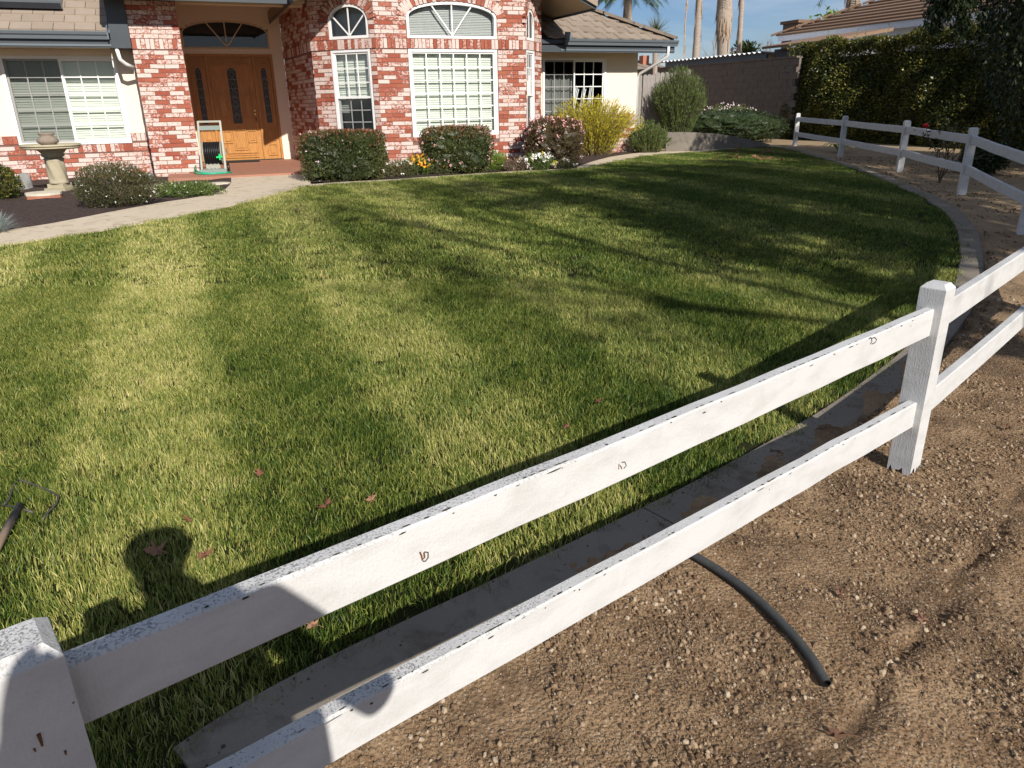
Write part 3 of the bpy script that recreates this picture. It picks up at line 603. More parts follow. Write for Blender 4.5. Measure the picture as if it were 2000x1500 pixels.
# --- left wing: brick dado and stucco
WL = Op(.94, 2.83, .955, 2.50)                    # left window in FL (s from -3.6)
dado = wall_core('brick_dado', FL, G0-.1, 1.135, [Op(.94, 2.83, .955, 2.6)], M['mortar'], .14)
lay_bricks(FL, G0-.06, .80, [], dado, 1, 5)
lay_soldiers(FL, .94, 2.83, .80, .955, dado, 1); lay_bricks(Frame((-3.6, .6), (-2.67, .6)), .80, 1.0, [], dado, 1, 6); lay_bricks(Frame((-.765, .6), (-.44, .6)), .80, 1.0, [], dado, 1, 7)
lay_soldiers(FL, 0, .93, .985, 1.135, dado, 1); lay_soldiers(FL, 2.84, 3.16, .985, 1.135, dado, 1)
wall_core('stucco_wall', FL, 1.135, 2.9, [WL], M['stucco'], .14, -.004)
# --- bay
ZT = 3.95
wb = dict(F1=Op(.64, 2.51, .94, SB[0]), F2=Op(.64, 2.51, SB[1]+.01, 3.16, .27, .20), L1=Op(.44, 1.345, .94, SB[0]), L2=Op(.44, 1.345, SB[1]+.01, 3.10, .28, .19), R1=Op(.05, .53, .94, SB[0]), R2=Op(.05, .53, SB[1]+.01, 3.06, .30, .14))
for nm, fr, o1, o2, prio in (('bay_front_wall', FF, 'F1', 'F2', 2), ('bay_left_wall', FLF, 'L1', 'L2', 3), ('bay_right_wall', FR, 'R1', 'R2', 5)):
    A, B = wb[o1], wb[o2]
    core = wall_core(nm, fr, G0-.1, ZT, [Op(A.s0, A.s1, A.z0, A.z1), Op(B.s0, B.s1, B.z0, B.z1, B.r)], M['mortar'], .11)
    sill = Op(A.s0-.004, A.s1+.004, A.z0-.085, A.z1)
    lay_bricks(fr, G0-.055, SB[0], [sill], core, prio, 11+prio); lay_soldiers(fr, A.s0, A.s1, A.z0-.085, A.z0, core, 2); lay_soldiers(fr, 0, fr.len, SB[0], SB[1], core, 1)
    lay_bricks(fr, SB[1], ZT, [B], core, prio+.1, 21+prio)
    # arch ring of bricks standing on the opening
    c = (B.s0+B.s1)/2; a_ = (B.s1-B.s0)/2; n = int((a_*2+B.r*1.3)/.078)
    for i in range(n):
        t = math.pi*(i+.5)/n; ce, si = math.cos(t), math.sin(t)
        p0 = (c-ce*a_, B.z1+si*B.r); nn = Vector((-ce/a_, si/max(.05, B.r))).normalized(); soldiers.append((1.5, fr, p0, nn, B.ring, core))
rt_core = wall_core('return_wall', FRT, G0-.1, ZT, [], M['mortar'], .1)
lay_bricks(FRT, G0+.085, SB[0], [], rt_core, 4, 31); lay_soldiers(FRT, 0, FRT.len, SB[0], SB[1], rt_core, 3); lay_bricks(FRT, SB[1], ZT, [], rt_core, 4.2, 32)
mb = MB(); mb.box(7.55, 7.632, -.24, .6, G0-.1, ZT); mb.build('bay_side_wall', M['mortar'], house)
# --- right wing
WR = Op(.42, 2.10, 1.0, 2.52)
rdado = wall_core('brick_dado', FW_, G0-.1, 1.27, [Op(.42, 2.10, 1.0, 2.6)], M['mortar'], .14)
lay_bricks(FW_, G0-.06, .93, [], rdado, 4.5, 41); lay_soldiers(FW_, .42, 2.10, .90, 1.0, rdado, 2); lay_bricks(Frame((9.75, .6), (10.62, .6)), .93, 1.10, [], rdado, 3, 42); lay_soldiers(FW_, 2.12, FW_.len, 1.10, 1.27, rdado, 1)
wall_core('stucco_wall', FW_, 1.27, 2.95, [WR], M['stucco'], .14, -.004)
mb = MB(); mb.box(10.48, 10.612, .60, 6.5, G0-.1, 2.95); mb.build('side_wall', M['stucco'], house)
# --- turn the lists into bricks: the 300 largest in view as parts, the rest joined per wall
unit = {}
def unit_box(rot):
    if rot not in unit:
        g = MB(); g.box(-.5, .5, 0, 1, -.5, .5); unit[rot] = g.mesh('brick', M['brick'])
    return unit[rot]
bricks.sort(key=lambda b: b[0]); rest = {}
for i, (pr, fr, s0, s1, z0, z1, par) in enumerate(bricks):
    out = random.uniform(-.004, .006)
    if i < 290:
        c = fr.p((s0+s1)/2, (z0+z1)/2, out)
        link('brick', unit_box(0), par, loc=c, rot=(0, random.uniform(-.012, .012), fr.ang()+random.uniform(-.006, .006)), scale=(s1-s0, .06, z1-z0))
    else:
        g = rest.setdefault(par.name, (par, MB()))[1]; g.cur = random.random()
        g.hexa([fr.p(s0, z0, out), fr.p(s1, z0, out), fr.p(s1, z0, out-.06), fr.p(s0, z0, out-.06), fr.p(s0, z1, out), fr.p(s1, z1, out), fr.p(s1, z1, out-.06), fr.p(s0, z1, out-.06)])
soldiers.sort(key=lambda b: b[0]); ns = 0
for t in soldiers:
    if len(t) == 8:
        pr, fr, s0, s1, z0, z1, par, out = t; c = fr.p((s0+s1)/2, (z0+z1)/2, out+random.uniform(0, .006)); rot = (0, random.uniform(-.015, .015), fr.ang()); sc = (s1-s0, .06, z1-z0)
    else:
        pr, fr, p0, nn, ring, par = t; c = fr.p(p0[0]+nn.x*ring*.5, p0[1]+nn.y*ring*.5, .006+random.uniform(0, .005)); a = math.atan2(nn.x, nn.y)
        rot = Matrix.Rotation(fr.ang(), 3, 'Z') @ Matrix.Rotation(a, 3, 'Y'); rot = rot.to_euler(); sc = (.064, .06, ring-.012)
    if ns < 290: link('soldier_brick', unit_box(0), par, loc=c, rot=rot, scale=sc); ns += 1
    else:
        g = rest.setdefault(par.name, (par, MB()))[1]; g.cur = random.random(); Mx = Matrix.LocRotScale(c, rot if not isinstance(rot, tuple) else __import__('mathutils').Euler(rot), Vector(sc))
        g.hexa([Mx @ Vector(p) for p in ((-.5, 0, -.5), (.5, 0, -.5), (.5, 1, -.5), (-.5, 1, -.5), (-.5, 0, .5), (.5, 0, .5), (.5, 1, .5), (-.5, 1, .5))])
for nm, (par, g) in rest.items(): g.build('bricks', M['brick'], par, attr=True, kind='stuff')
print('bricks', len(bricks), 'soldiers', len(soldiers))

# --- windows
def frame_bars(mb, fr, s0, s1, z0, z1, w, o0, o1, sides='lrtb'):
    def bx(a, b, c, d): mb.hexa([fr.p(a, c, o1), fr.p(b, c, o1), fr.p(b, c, o0), fr.p(a, c, o0), fr.p(a, d, o1), fr.p(b, d, o1), fr.p(b, d, o0), fr.p(a, d, o0)])
    if 'l' in sides: bx(s0, s0+w, z0, z1)
    if 'r' in sides: bx(s1-w, s1, z0, z1)
    if 'b' in sides: bx(s0+w, s1-w, z0, z0+w)
    if 't' in sides: bx(s0+w, s1-w, z1-w, z1)
def quad(fr, s0, s1, z0, z1, o):
    g = MB(); g.add([fr.p(s0, z0, o), fr.p(s1, z0, o), fr.p(s1, z1, o), fr.p(s0, z1, o)], [(0, 1, 2, 3)]); return g
def sash(win, fr, s0, s1, z0, z1, cols, rows, out, w=.035, mun=.02, screen=False):
    mb = MB(); frame_bars(mb, fr, s0, s1, z0, z1, w, out-.03, out); mb.build('sash', M['white'], win)
    a0, a1, c0, c1 = s0+w, s1-w, z0+w, z1-w; mb = MB(); ds, dz = (a1-a0)/cols, (c1-c0)/rows
    for i in range(1, cols): frame_bars(mb, fr, a0+i*ds-mun/2, a0+i*ds+mun/2, c0, c1, mun/2, out-.018, out-.004, 'lr')
    for j in range(1, rows):
        for i in range(cols): frame_bars(mb, fr, a0+i*ds+mun/2, a0+(i+1)*ds-mun/2, c0+j*dz-mun/2, c0+j*dz+mun/2, mun/2, out-.0185, out-.0045, 'tb') if False else mb.hexa([fr.p(a0+i*ds+mun/2, c0+j*dz-mun/2, out-.004), fr.p(a0+(i+1)*ds-mun/2, c0+j*dz-mun/2, out-.004), fr.p(a0+(i+1)*ds-mun/2, c0+j*dz-mun/2, out-.018), fr.p(a0+i*ds+mun/2, c0+j*dz-mun/2, out-.018), fr.p(a0+i*ds+mun/2, c0+j*dz+mun/2, out-.004), fr.p(a0+(i+1)*ds-mun/2, c0+j*dz+mun/2, out-.004), fr.p(a0+(i+1)*ds-mun/2, c0+j*dz+mun/2, out-.018), fr.p(a0+i*ds+mun/2, c0+j*dz+mun/2, out-.018)])
    mb.build('muntins', M['white'], win)
    for i in range(cols):
        for j in range(rows):
            g = quad(fr, a0+i*ds+mun/2, a0+(i+1)*ds-mun/2, c0+j*dz+mun/2, c0+(j+1)*dz-mun/2, out-.011); g.build('pane', M['glass'], win)
def screen(win, fr, s0, s1, z0, z1, out): quad(fr, s0, s1, z0, z1, out).build('insect_screen', M['screen'], win)
def blind(win, fr, s0, s1, z0, z1, out, pitch=.044, mat='blind', gap=None):
    mb = MB(); z = z1; rg = random.Random(int(s0*100+z0*37))
    while z > z0+.02:
        t = rg.uniform(-.003, .003); mb.cur = rg.random()
        mb.hexa([fr.p(s0, z-pitch*.98, out+.012+t), fr.p(s1, z-pitch*.98, out+.012+t), fr.p(s1, z-pitch*.98, out+.009+t), fr.p(s0, z-pitch*.98, out+.009+t), fr.p(s0, z+.002, out-.004+t), fr.p(s1, z+.002, out-.004+t), fr.p(s1, z+.002, out-.007+t), fr.p(s0, z+.002, out-.007+t)]); z -= pitch
    mb.build('blind', M[mat], win)
    if gap is None: quad(fr, s0-.05, s1+.05, z0-.05, z1+.05, out-.03).build('blind_backing', M[mat], win)
def sub(name, label=None): return empty(name) if False else None
def win_root(name, label):
    o = bpy.data.objects.new(name, None); COL.objects.link(o); o.parent = house; o['label'] = label; o.empty_display_size = .1; return o
w1 = win_root('window', 'white sliding window with closed blinds in the left wall')
mb = MB(); frame_bars(mb, FL, WL.s0, WL.s1, WL.z0, WL.z1, .05, -.10, .022); mb.build('frame', M['white'], w1)
mid = (WL.s0+WL.s1)/2
sash(w1, FL, WL.s0+.05, mid+.025, WL.z0+.05, WL.z1-.05, 3, 5, -.045); sash(w1, FL, mid-.025, WL.s1-.05, WL.z0+.05, WL.z1-.05, 3, 5, -.008)
blind(w1, FL, WL.s0+.05, WL.s1-.05, WL.z0+.03, WL.z1-.03, -.16)
screen(w1, FL, WL.s0+.05, mid-.02, WL.z0+.05, WL.z1-.05, -.02)
w2 = win_root('window', 'large white grid window with pale blinds in the brick bay front')
A = wb['F1']; mb = MB(); frame_bars(mb, FF, A.s0, A.s1, A.z0, A.z1, .055, -.10, -.012); mb.build('frame', M['white'], w2)
sash(w2, FF, A.s0+.055, A.s1-.055, A.z0+.055, A.z1-.055, 6, 6, -.035, .03, .024); blind(w2, FF, A.s0+.03, A.s1-.03, A.z0+.10, A.z1-.02, -.15)
w3 = win_root('window', 'narrow white double hung window in the left face of the bay')
A = wb['L1']; mb = MB(); frame_bars(mb, FLF, A.s0, A.s1, A.z0, A.z1, .05, -.10, -.008); mb.build('frame', M['white'], w3); zm = A.z0+(A.z1-A.z0)*.47
sash(w3, FLF, A.s0+.05, A.s1-.05, zm-.02, A.z1-.05, 3, 3, -.03); sash(w3, FLF, A.s0+.05, A.s1-.05, A.z0+.05, zm+.02, 3, 3, -.065); blind(w3, FLF, A.s0+.03, A.s1-.03, A.z0+.03, A.z1-.02, -.15)
screen(w3, FLF, A.s0+.05, A.s1-.05, A.z0+.05, zm, -.045)
w4 = win_root('window', 'narrow white double hung window in the right face of the bay')
A = wb['R1']; mb = MB(); frame_bars(mb, FR, A.s0, A.s1, A.z0, A.z1, .045, -.09, -.008); mb.build('frame', M['white'], w4); zm = A.z0+(A.z1-A.z0)*.47
sash(w4, FR, A.s0+.045, A.s1-.045, zm-.02, A.z1-.045, 3, 3, -.03); sash(w4, FR, A.s0+.045, A.s1-.045, A.z0+.045, zm+.02, 1, 1, -.065); blind(w4, FR, A.s0+.03, A.s1-.03, A.z0+.03, A.z1-.02, -.14)
def arch_window(fr, o, label, par=None, mat_fr='white', blindmat='blind', w=.05, rays=3):
    wn = win_root('arched_window', label); c = (o.s0+o.s1)/2; a = (o.s1-o.s0)/2; n = 20; mb = MB()
    def arc(k, ex): t = math.pi*k/n; return (c-math.cos(t)*(a+ex), o.z1+math.sin(t)*(o.r+ex))
    for k in range(n):
        p, q = arc(k, 0), arc(k+1, 0); p2, q2 = arc(k, -w), arc(k+1, -w)
        mb.hexa([fr.p(*p2, -.012), fr.p(*q2, -.012), fr.p(*q2, -.10), fr.p(*p2, -.10), fr.p(*p, -.012), fr.p(*q, -.012), fr.p(*q, -.10), fr.p(*p, -.10)])
    frame_bars(mb, fr, o.s0, o.s1, o.z0, o.z1, w, -.10, -.012, 'lrb'); mb.build('frame', M[mat_fr], wn)
    hub = Vector((c, o.z0+w)); mb = MB(); pts = []
    for i in range(rays):
        t = math.pi*(.5+(i-(rays-1)/2)*(.21 if a > .6 else .25)); d_ = Vector((-math.cos(t)*1.0, math.sin(t))); L_ = 0
        while L_ < 2 and abs(hub.x+d_.x*L_-c) < a-w*.9 and (hub.y+d_.y*L_) < (o.z1+(o.r-w)*math.sqrt(max(0, 1-((hub.x+d_.x*L_-c)/(a-w*.9))**2)) if o.r else o.z1): L_ += .005
        pts.append(hub+d_*L_); mb.bar(fr.p(hub.x, hub.y, -.045), fr.p(pts[-1].x, pts[-1].y, -.045), .024, .024, fr.o)
    mb.build('muntins', M[mat_fr], wn)
    # panes between the rays
    def outer(k): return arc(k, -w)
    marks = [0]+[min(range(n+1), key=lambda k: (Vector(outer(k))-p).length) for p in pts]+[n]; marks.sort()
    for i in range(len(marks)-1):
        poly = [tuple(hub)]
        if i == 0: poly += [(o.s0+w, o.z0+w)]
        poly += [outer(k) for k in range(marks[i], marks[i+1]+1)]
        if i == len(marks)-2: poly += [(o.s1-w, o.z0+w)]
        g = MB(); g.add([fr.p(x, z, -.048) for x, z in poly], [tuple(range(len(poly)))]); g.build('pane', M['glass'], wn)
    if blindmat: blind(wn, fr, o.s0+.02, o.s1-.02, o.z0+.03, o.z1+o.r-.01, -.15, .03, blindmat)
    return wn
arch_window(FF, wb['F2'], 'wide arched fanlight with grey blinds over the big grid window', blindmat='curtain'); arch_window(FLF, wb['L2'], 'small arched fanlight in the left face of the bay', blindmat='curtain'); arch_window(FR, wb['R2'], 'small arched fanlight in the right face of the bay', blindmat='curtain', rays=1)
w5 = win_root('window', 'white sliding window with dark room behind in the right wing')
mb = MB(); frame_bars(mb, FW_, WR.s0, WR.s1, WR.z0, WR.z1, .05, -.10, .022); mb.build('frame', M['white'], w5); mid = (WR.s0+WR.s1)/2
sash(w5, FW_, WR.s0+.05, mid+.025, WR.z0+.05, WR.z1-.05, 3, 5, -.05); sash(w5, FW_, mid-.02, WR.s1-.05, WR.z0+.05, WR.z1-.05, 3, 5, -.01)
screen(w5, FW_, WR.s0+.05, mid-.02, WR.z0+.05, WR.z1-.05, -.03)
mb = MB(); n = 40; A_ = [FW_.p(WR.s0+.05+(mid-WR.s0-.02)*i/n, WR.z0, -.2+.02*math.sin(i*1.1)) for i in range(n+1)]; B_ = [p+Vector((0, 0, 1.14+.02*math.sin(i*.8))) for i, p in enumerate(A_)]
mb.add(A_+B_, [(i, i+1, n+2+i, n+1+i) for i in range(n)]); mb.build('curtain', M['curtain'], w5, smooth=True, fix=False)
mb = MB()
for q in range(3):
    s = mid+.18+q*.2
    for k in range(3): mb.bar(FW_.p(s+.03*k, 1.2+.05*k, -.5), FW_.p(s+.10+.035*k, 1.95-.05*k, -.46), .03, .02)
mb.build('hanging_cloth', M['farwhite'], w5)  # added white bars stand for bright reflections in the glass
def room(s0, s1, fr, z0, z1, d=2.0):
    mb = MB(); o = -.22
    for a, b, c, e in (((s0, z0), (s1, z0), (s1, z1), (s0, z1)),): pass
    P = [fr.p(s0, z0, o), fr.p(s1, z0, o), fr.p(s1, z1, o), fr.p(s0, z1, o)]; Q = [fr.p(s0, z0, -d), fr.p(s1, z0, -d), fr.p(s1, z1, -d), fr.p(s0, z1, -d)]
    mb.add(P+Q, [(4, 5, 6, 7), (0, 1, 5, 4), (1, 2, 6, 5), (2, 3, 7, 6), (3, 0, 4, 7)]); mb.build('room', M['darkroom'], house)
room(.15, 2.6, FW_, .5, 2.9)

# --- porch: floor, door wall, door, header
PZ = .385
mb = MB(); mb.prism([(-.2, -1.15), (2.5, -1.15), (2.72, -.9), (2.72, .05), (2.56, 3.02), (.3, 3.02), (.41, 0.86), (.41, -.02), (-.2, -.02)], (0, 0, G0-.12), (1, 0, 0), (0, 1, 0), (0, 0, 1), PZ-G0+.12)
mb.build('porch_floor', M['porch'], house)
OD = Op(.16, 2.02, PZ, 2.69); OT = Op(.16, 2.0, 2.80, 3.12, .26)
wall_core('door_wall', FD, PZ-.06, 4.0, [OD, OT], M['stucco'], .14, 0)
mb = MB(); mb.box(.302, .41, .845, 3.0, PZ-.1, 4.0); mb.build('porch_side_wall', M['stucco'], house)
mb = MB(); mb.box(-.44, 2.72, -.02, .80, 3.43, 3.50); mb.box(.42, 2.60, .62, 3.1, 3.93, 4.02); mb.build('porch_ceiling', M['soffit'], house)
mb = MB(); mb.box(.405, 2.70, .16, .42, 3.385, 3.9); mb.build('porch_header', M['cream'], house)
door_fr = MB(); frame_bars(door_fr, FD, OD.s0, OD.s1, OD.z0, OD.z1, .055, -.10, .012, 'lrt')
s_l, s_r = OD.s0+.055+.37, OD.s1-.055-.37
for s in (s_l, s_r): frame_bars(door_fr, FD, s-.03, s+.03, OD.z0+.02, OD.z1-.055, .03, -.09, .006, 'lr')
door_fr.build('door_frame', M['dooroak'], house)
mb = MB(); fb_ = [FD.p(OD.s0-.1, OD.z0-.05, -.16), FD.p(OD.s1+.1, OD.z0-.05, -.16), FD.p(OD.s1+.1, OD.z1+.08, -.16), FD.p(OD.s0-.1, OD.z1+.08, -.16)]; mb.add(fb_, [(0, 1, 2, 3)]); mb.build('dark_hall', M['darkroom'], house)  # added dark sheet behind the door, closes bright gaps round the leaf
mb = MB(); frame_bars(mb, FD, OD.s0, OD.s1, OD.z0-.005, OD.z0+.018, .01, -.10, .05, 'tb'); mb.build('threshold', M['darkstone'], house)
def arched(s0, s1, z0, z1, n=10):
    r = (s1-s0)/2; c = (s0+s1)/2; return [(s0, z0), (s1, z0)]+[(c+r*math.cos(math.pi*k/n), z1-r+r*math.sin(math.pi*k/n)) for k in range(n+1)]
def fprism(mb, fr, poly, o0, o1):
    mb.prism(poly, fr.p(0, 0, o0), fr.d, (0, 0, 1), fr.o, o1-o0)
def leaf(name, a, b, wide, label):
    z0, z1 = OD.z0+.02, OD.z1-.06; o = -.03
    mb = MB(); fprism(mb, FD, [(a, z0), (b, z0), (b, z1), (a, z1)], o-.045, o); lf_ = mb.build(name, M['dooroak'], house, label=label); c = (a+b)/2
    def panel(p, q, r, t):
        g = MB(); frame_bars(g, FD, p, q, r, t, .022, o, o+.022); fprism(g, FD, [(p+.05, r+.05), (q-.05, r+.05), (q-.05, t-.05), (p+.05, t-.05)], o, o+.016); g.build('panel', M['dooroak'], lf_)
    gw = .095 if wide else .06
    g = MB(); fprism(g, FD, arched(c-gw-.03, c+gw+.03, z0+.78, z1-.20), o, o+.018); g.build('glass_surround', M['dooroak'], lf_)
    g = MB(); fprism(g, FD, arched(c-gw, c+gw, z0+.81, z1-.23), o+.018, o+.022); ins = g.build('glass_insert', M['doorglass'], lf_)
    g = MB()
    for k in range(1, 7): zz = z0+.81+k*.19; g.bar(FD.p(c-gw, zz, o+.024), FD.p(c+gw, zz, o+.024), .006, .006)
    for k in range(8):
        zz = z0+.95+k*.13; g.tube([FD.p(c+gw*.5*math.cos(t), zz+.06*math.sin(t), o+.024) for t in np.linspace(0, 6.283, 13)], .003, 4)
    g.build('leading', M['lead'], lf_)
    if wide:
        g2 = .05
        panel(a+.09, c-.03, z1-.17, z1-.05); panel(c+.03, b-.09, z1-.17, z1-.05)
        for q in (-1, 1):
            x0, x1 = sorted((c+q*.17, c+q*(b-a)/2*.80)); panel(x0, x1, z0+.92, z1-.75); panel(x0, x1, z0+.38, z0+.66)
        panel(c-.15, c+.15, z0+.22, z0+.68); panel(a+.1, b-.1, z0+.05, z0+.17)
    else:
        panel(a+.06, b-.06, z1-.16, z1-.05); panel(a+.06, b-.06, z0+.42, z0+.70); panel(a+.06, b-.06, z0+.08, z0+.34)
    return lf_
leaf('sidelight', OD.s0+.06, s_l-.034, False, 'left oak sidelight with arched leaded glass'); leaf('sidelight', s_r+.034, OD.s1-.06, False, 'right oak sidelight with arched leaded glass')
dr = leaf('door', s_l+.034, s_r-.034, True, 'oak door leaf with arched leaded glass and raised panels')
mb = MB(); sx = s_r-.10; mb.lathe([(.0, 0), (.03, .0), (.03, .012), (.012, .02), (.0, .02)], 12); me = mb.mesh('rose', M['brass'])
for zz in (1.50, 1.42): link('lock', me, dr, loc=FD.p(sx, zz, -.03), rot=(R(90), 0, 0))
mb = MB(); mb.tube([FD.p(sx, 1.33, -.02), FD.p(sx, 1.30, .03), FD.p(sx, 1.20, .045), FD.p(sx, 1.10, .03), FD.p(sx, 1.07, -.02)], .011, 8); mb.build('handle', M['brass'], dr, smooth=True)
tw = arch_window(FD, OT, 'dark arched fanlight over the oak door', mat_fr='cream', blindmat=None, w=.035, rays=3)
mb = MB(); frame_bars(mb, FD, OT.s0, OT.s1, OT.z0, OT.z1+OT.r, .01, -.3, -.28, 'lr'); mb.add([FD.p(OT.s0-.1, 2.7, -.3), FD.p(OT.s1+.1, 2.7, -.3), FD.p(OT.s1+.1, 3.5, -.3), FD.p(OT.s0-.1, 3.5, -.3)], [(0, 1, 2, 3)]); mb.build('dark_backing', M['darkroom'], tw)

# --- roofs
SL = .5
def tile_roof(name, label, u0, u1, ne, ze, rows, mat, clip, tw_=.33, ex=.295, th=.03, wav=0.0):
    """deck plus one object per tile; clip(u0,u1,row)->visible span"""
    root = bpy.data.objects.new(name, None); COL.objects.link(root); root.parent = house; root['label'] = label; root.empty_display_size = .1
    me = {}
    for r_ in range(rows):
        off = (r_ % 2)*tw_*.5; a = u0-off
        while a < u1:
            p, q = max(a, u0), min(a+tw_, u1); cl = clip(p, q, r_)
            if cl and cl[1]-cl[0] > .05:
                p, q = cl; key = round(q-p, 2)
                if key not in me:
                    g = MB(); L_ = ex+.06; k = 5 if wav else 1; wd_ = key-.008
                    vs = []
                    for i in range(k+1):
                        x = -wd_/2+wd_*i/k; hgt = wav*math.sin(math.pi*2*i/k+.5) if wav else 0
                        for (y, z) in ((0, -th), (0, 0), (L_, 0), (L_, -th)): vs.append((x, y, z+hgt))
                    fs = [(i*4+j, i*4+(j+1) % 4, (i+1)*4+(j+1) % 4, (i+1)*4+j) for i in range(k) for j in range(4)]+[(0, 1, 2, 3), (k*4+3, k*4+2, k*4+1, k*4)]
                    g.add(vs, fs); me[key] = g.mesh('tile', mat)
                ang = math.atan(SL)-.05; link('tile', me[key], root, loc=((p+q)/2, ne+r_*ex, ze+r_*ex*SL+.03+random.uniform(-.004, .004)), rot=(ang+random.uniform(-.008, .008), random.uniform(-.006, .006), random.uniform(-.006, .006)))
            a += tw_
    return root
nE = -.08
rl = tile_roof('left_roof', 'tan flat concrete tile roof over the left wing', -4.6, -.80, nE, 2.86, 9, M['tileL'], lambda p, q, r_: (p, q))
mb = MB(); mb.prism([(nE+.02, 2.84), (nE+3.2, 2.84+3.2*SL-.02), (nE+3.2, 2.5+3.2*SL), (nE+.02, 2.74)], (-4.6, 0, 0), (0, 1, 0), (0, 0, 1), (1, 0, 0), 3.78); mb.build('roof_deck', M['navy'], rl)
mb = MB(); mb.box(-4.6, -.82, nE, .598, 2.615, 2.655); mb.build('soffit', M['soffit'], rl)
def gutter(u0, u1, n0, zt, par, name='gutter'):
    g = MB(); prof = [(0, zt-.125), (-.06, zt-.125), (-.075, zt-.07), (-.10, zt-.05), (-.115, zt-.008), (-.115, zt), (-.103, zt), (-.10, zt-.012), (-.0, zt-.012)]
    g.prism(prof, (u0, n0, 0), (0, 1, 0), (0, 0, 1), (1, 0, 0), u1-u0); return g.build(name, M['gutter'], par)
gu = gutter(-4.6, -.775, nE, 2.855, rl)
mb = MB(); mb.box(-4.6, -.76, nE, nE+.025, 2.60, 2.725); mb.build('fascia', M['navy'], rl); mb = MB(); mb.box(-4.6, -.765, nE-.014, nE-.003, 2.622, 2.655); mb.build('drip_trim', M['gutter'], rl)
mb = MB(); mb.prism([(nE-.115, 2.73), (nE-.115, 2.875), (nE-.09, 2.90), (nE+2.6, 2.90+2.7*SL), (nE+2.6, 2.80+2.7*SL)], (-.80, 0, 0), (0, 1, 0), (0, 0, 1), (1, 0, 0), .022); mb.build('rake_trim', M['gutter'], rl)
mb = MB(); mb.box(-.76, -.445, nE+.03, .55, 2.60, 4.2); mb.build('navy_return', M['navy'], house)  # navy box stands for the shaded roof end and fascia beside the pillar
mb = MB(); mb.tube([(-.70, .0, 2.62), (-.68, .03, 2.42), (-.60, .10, 2.34), (-.47, .25, 2.28)], .035, 8); mb.build('downspout', M['white'], gu, smooth=True)
# roof window / panel on the left roof
mb = MB(); mb.obox((-2.55, nE+1.02, 3.505), (1, 0, 0), (0, .894, .447), (0, -.447, .894), 1.05, .42, .05); sk = mb.build('roof_panel', M['solar'], rl)
mb = MB(); mb.obox((-2.55, nE+.66, 3.36), (1, 0, 0), (0, .894, .447), (0, -.447, .894), 1.07, .03, .062); mb.build('panel_rail', M['gutter'], sk)
# porch eave
mb = MB(); mb.box(-.80, 2.38, -.60, -.575, 3.335, 3.50); mb.build('porch_fascia', M['navy'], house)
mb = MB(); mb.box(-.80, 2.38, -.574, -.02, 3.40, 3.43); mb.build('porch_soffit', M['soffit'], house)
mb = MB(); mb.prism([(-.60, 3.50), (3.0, 5.2), (3.0, 5.12), (-.57, 3.435)], (-.82, 0, 0), (0, 1, 0), (0, 0, 1), (1, 0, 0), 3.3); mb.build('porch_roof', M['tileL'], house)
# bay gable
def gable():
    root = bpy.data.objects.new('bay_roof', None); COL.objects.link(root); root.parent = house; root['label'] = 'gabled roof over the bay with tan soffit and navy fascia'; root.empty_display_size = .1
    nF, nB, uA, uE, zE, sl = -1.18, 5.0, 5.4, 3.03, 3.37, .44
    for sg in (-1, 1):
        def zz(d): return zE+(uE-d)*sl
        g = MB(); pts = [(0, zz(0)), (uE, zE), (uE, zE+.03), (0, zz(0)+.03)]
        g.prism(pts, (uA, nF+.024, 0), (sg, 0, 0), (0, 0, 1), (0, 1, 0), nB-nF); g.build('soffit', M['soffit'], root)
        g = MB(); g.prism([(0, zz(0)+.031), (uE+.03, zE+.031-.03*sl), (uE+.03, zE+.19), (0, zz(0)+.20)], (uA, nF-.06, 0), (sg, 0, 0), (0, 0, 1), (0, 1, 0), nB-nF+.05); g.build('roof_plane', M['tileL'], root)
        g = MB(); g.prism([(0, zz(0)-.02), (uE, zE-.02), (uE, zE+.145), (0, zz(0)+.15)], (uA, nF, 0), (sg, 0, 0), (0, 0, 1), (0, 1, 0), .023); g.build('rake_board', M['gutter'], root)
        g = MB(); x = uA+sg*(uE+.002); g.box(min(x, x+sg*.024), max(x, x+sg*.024), nF, nB, zE-.045, zE+.02); g.build('eave_board', M['navy'], root)
gable()
# right wing roof with hip
nR, zR, uh = -.04, 2.875, 11.18
def clipR(p, q, r_): return (p, min(q, uh+.02-r_*.295)) if p < uh-r_*.295 else None
rr = tile_roof('right_roof', 'tan tile hip roof over the right wing', 7.9, 11.3, nR, zR, 11, M['tileR'], clipR, .30, .295, .028, .012)
mb = MB(); d_ = 3.3
mb.add([(7.7, nR+.02, zR-.02), (uh, nR+.02, zR-.02), (uh-d_, nR+d_, zR+d_*SL-.02), (7.7, nR+d_, zR+d_*SL-.02), (uh, nR+2*d_, zR-.02), (7.7, nR+.02, zR-.1), (uh, nR+.02, zR-.1), (uh, nR+2*d_, zR-.1)], [(0, 1, 2, 3), (1, 4, 2), (0, 1, 6, 5), (1, 4, 7, 6)]); mb.build('roof_deck', M['navy'], rr, fix=False)
hm = MB(); hm.box(-.10, .10, 0, .30, -.03, .035); hme = hm.mesh('hip_tile', M['tileR'])
hd_ = Vector((-1, 1, SL)).normalized()
for k in range(15):
    p = Vector((uh+.05, nR-.05, zR+.05))+hd_*(k*.265); link('hip_tile', hme, rr, loc=p, rot=Matrix((Vector((hd_.y, -hd_.x, 0)).normalized(), hd_, Vector((hd_.y, -hd_.x, 0)).normalized().cross(hd_))).transposed().to_euler(), scale=(1, 1, 1))
gr_ = gutter(8.30, 11.26, nR, zR-.005, rr)
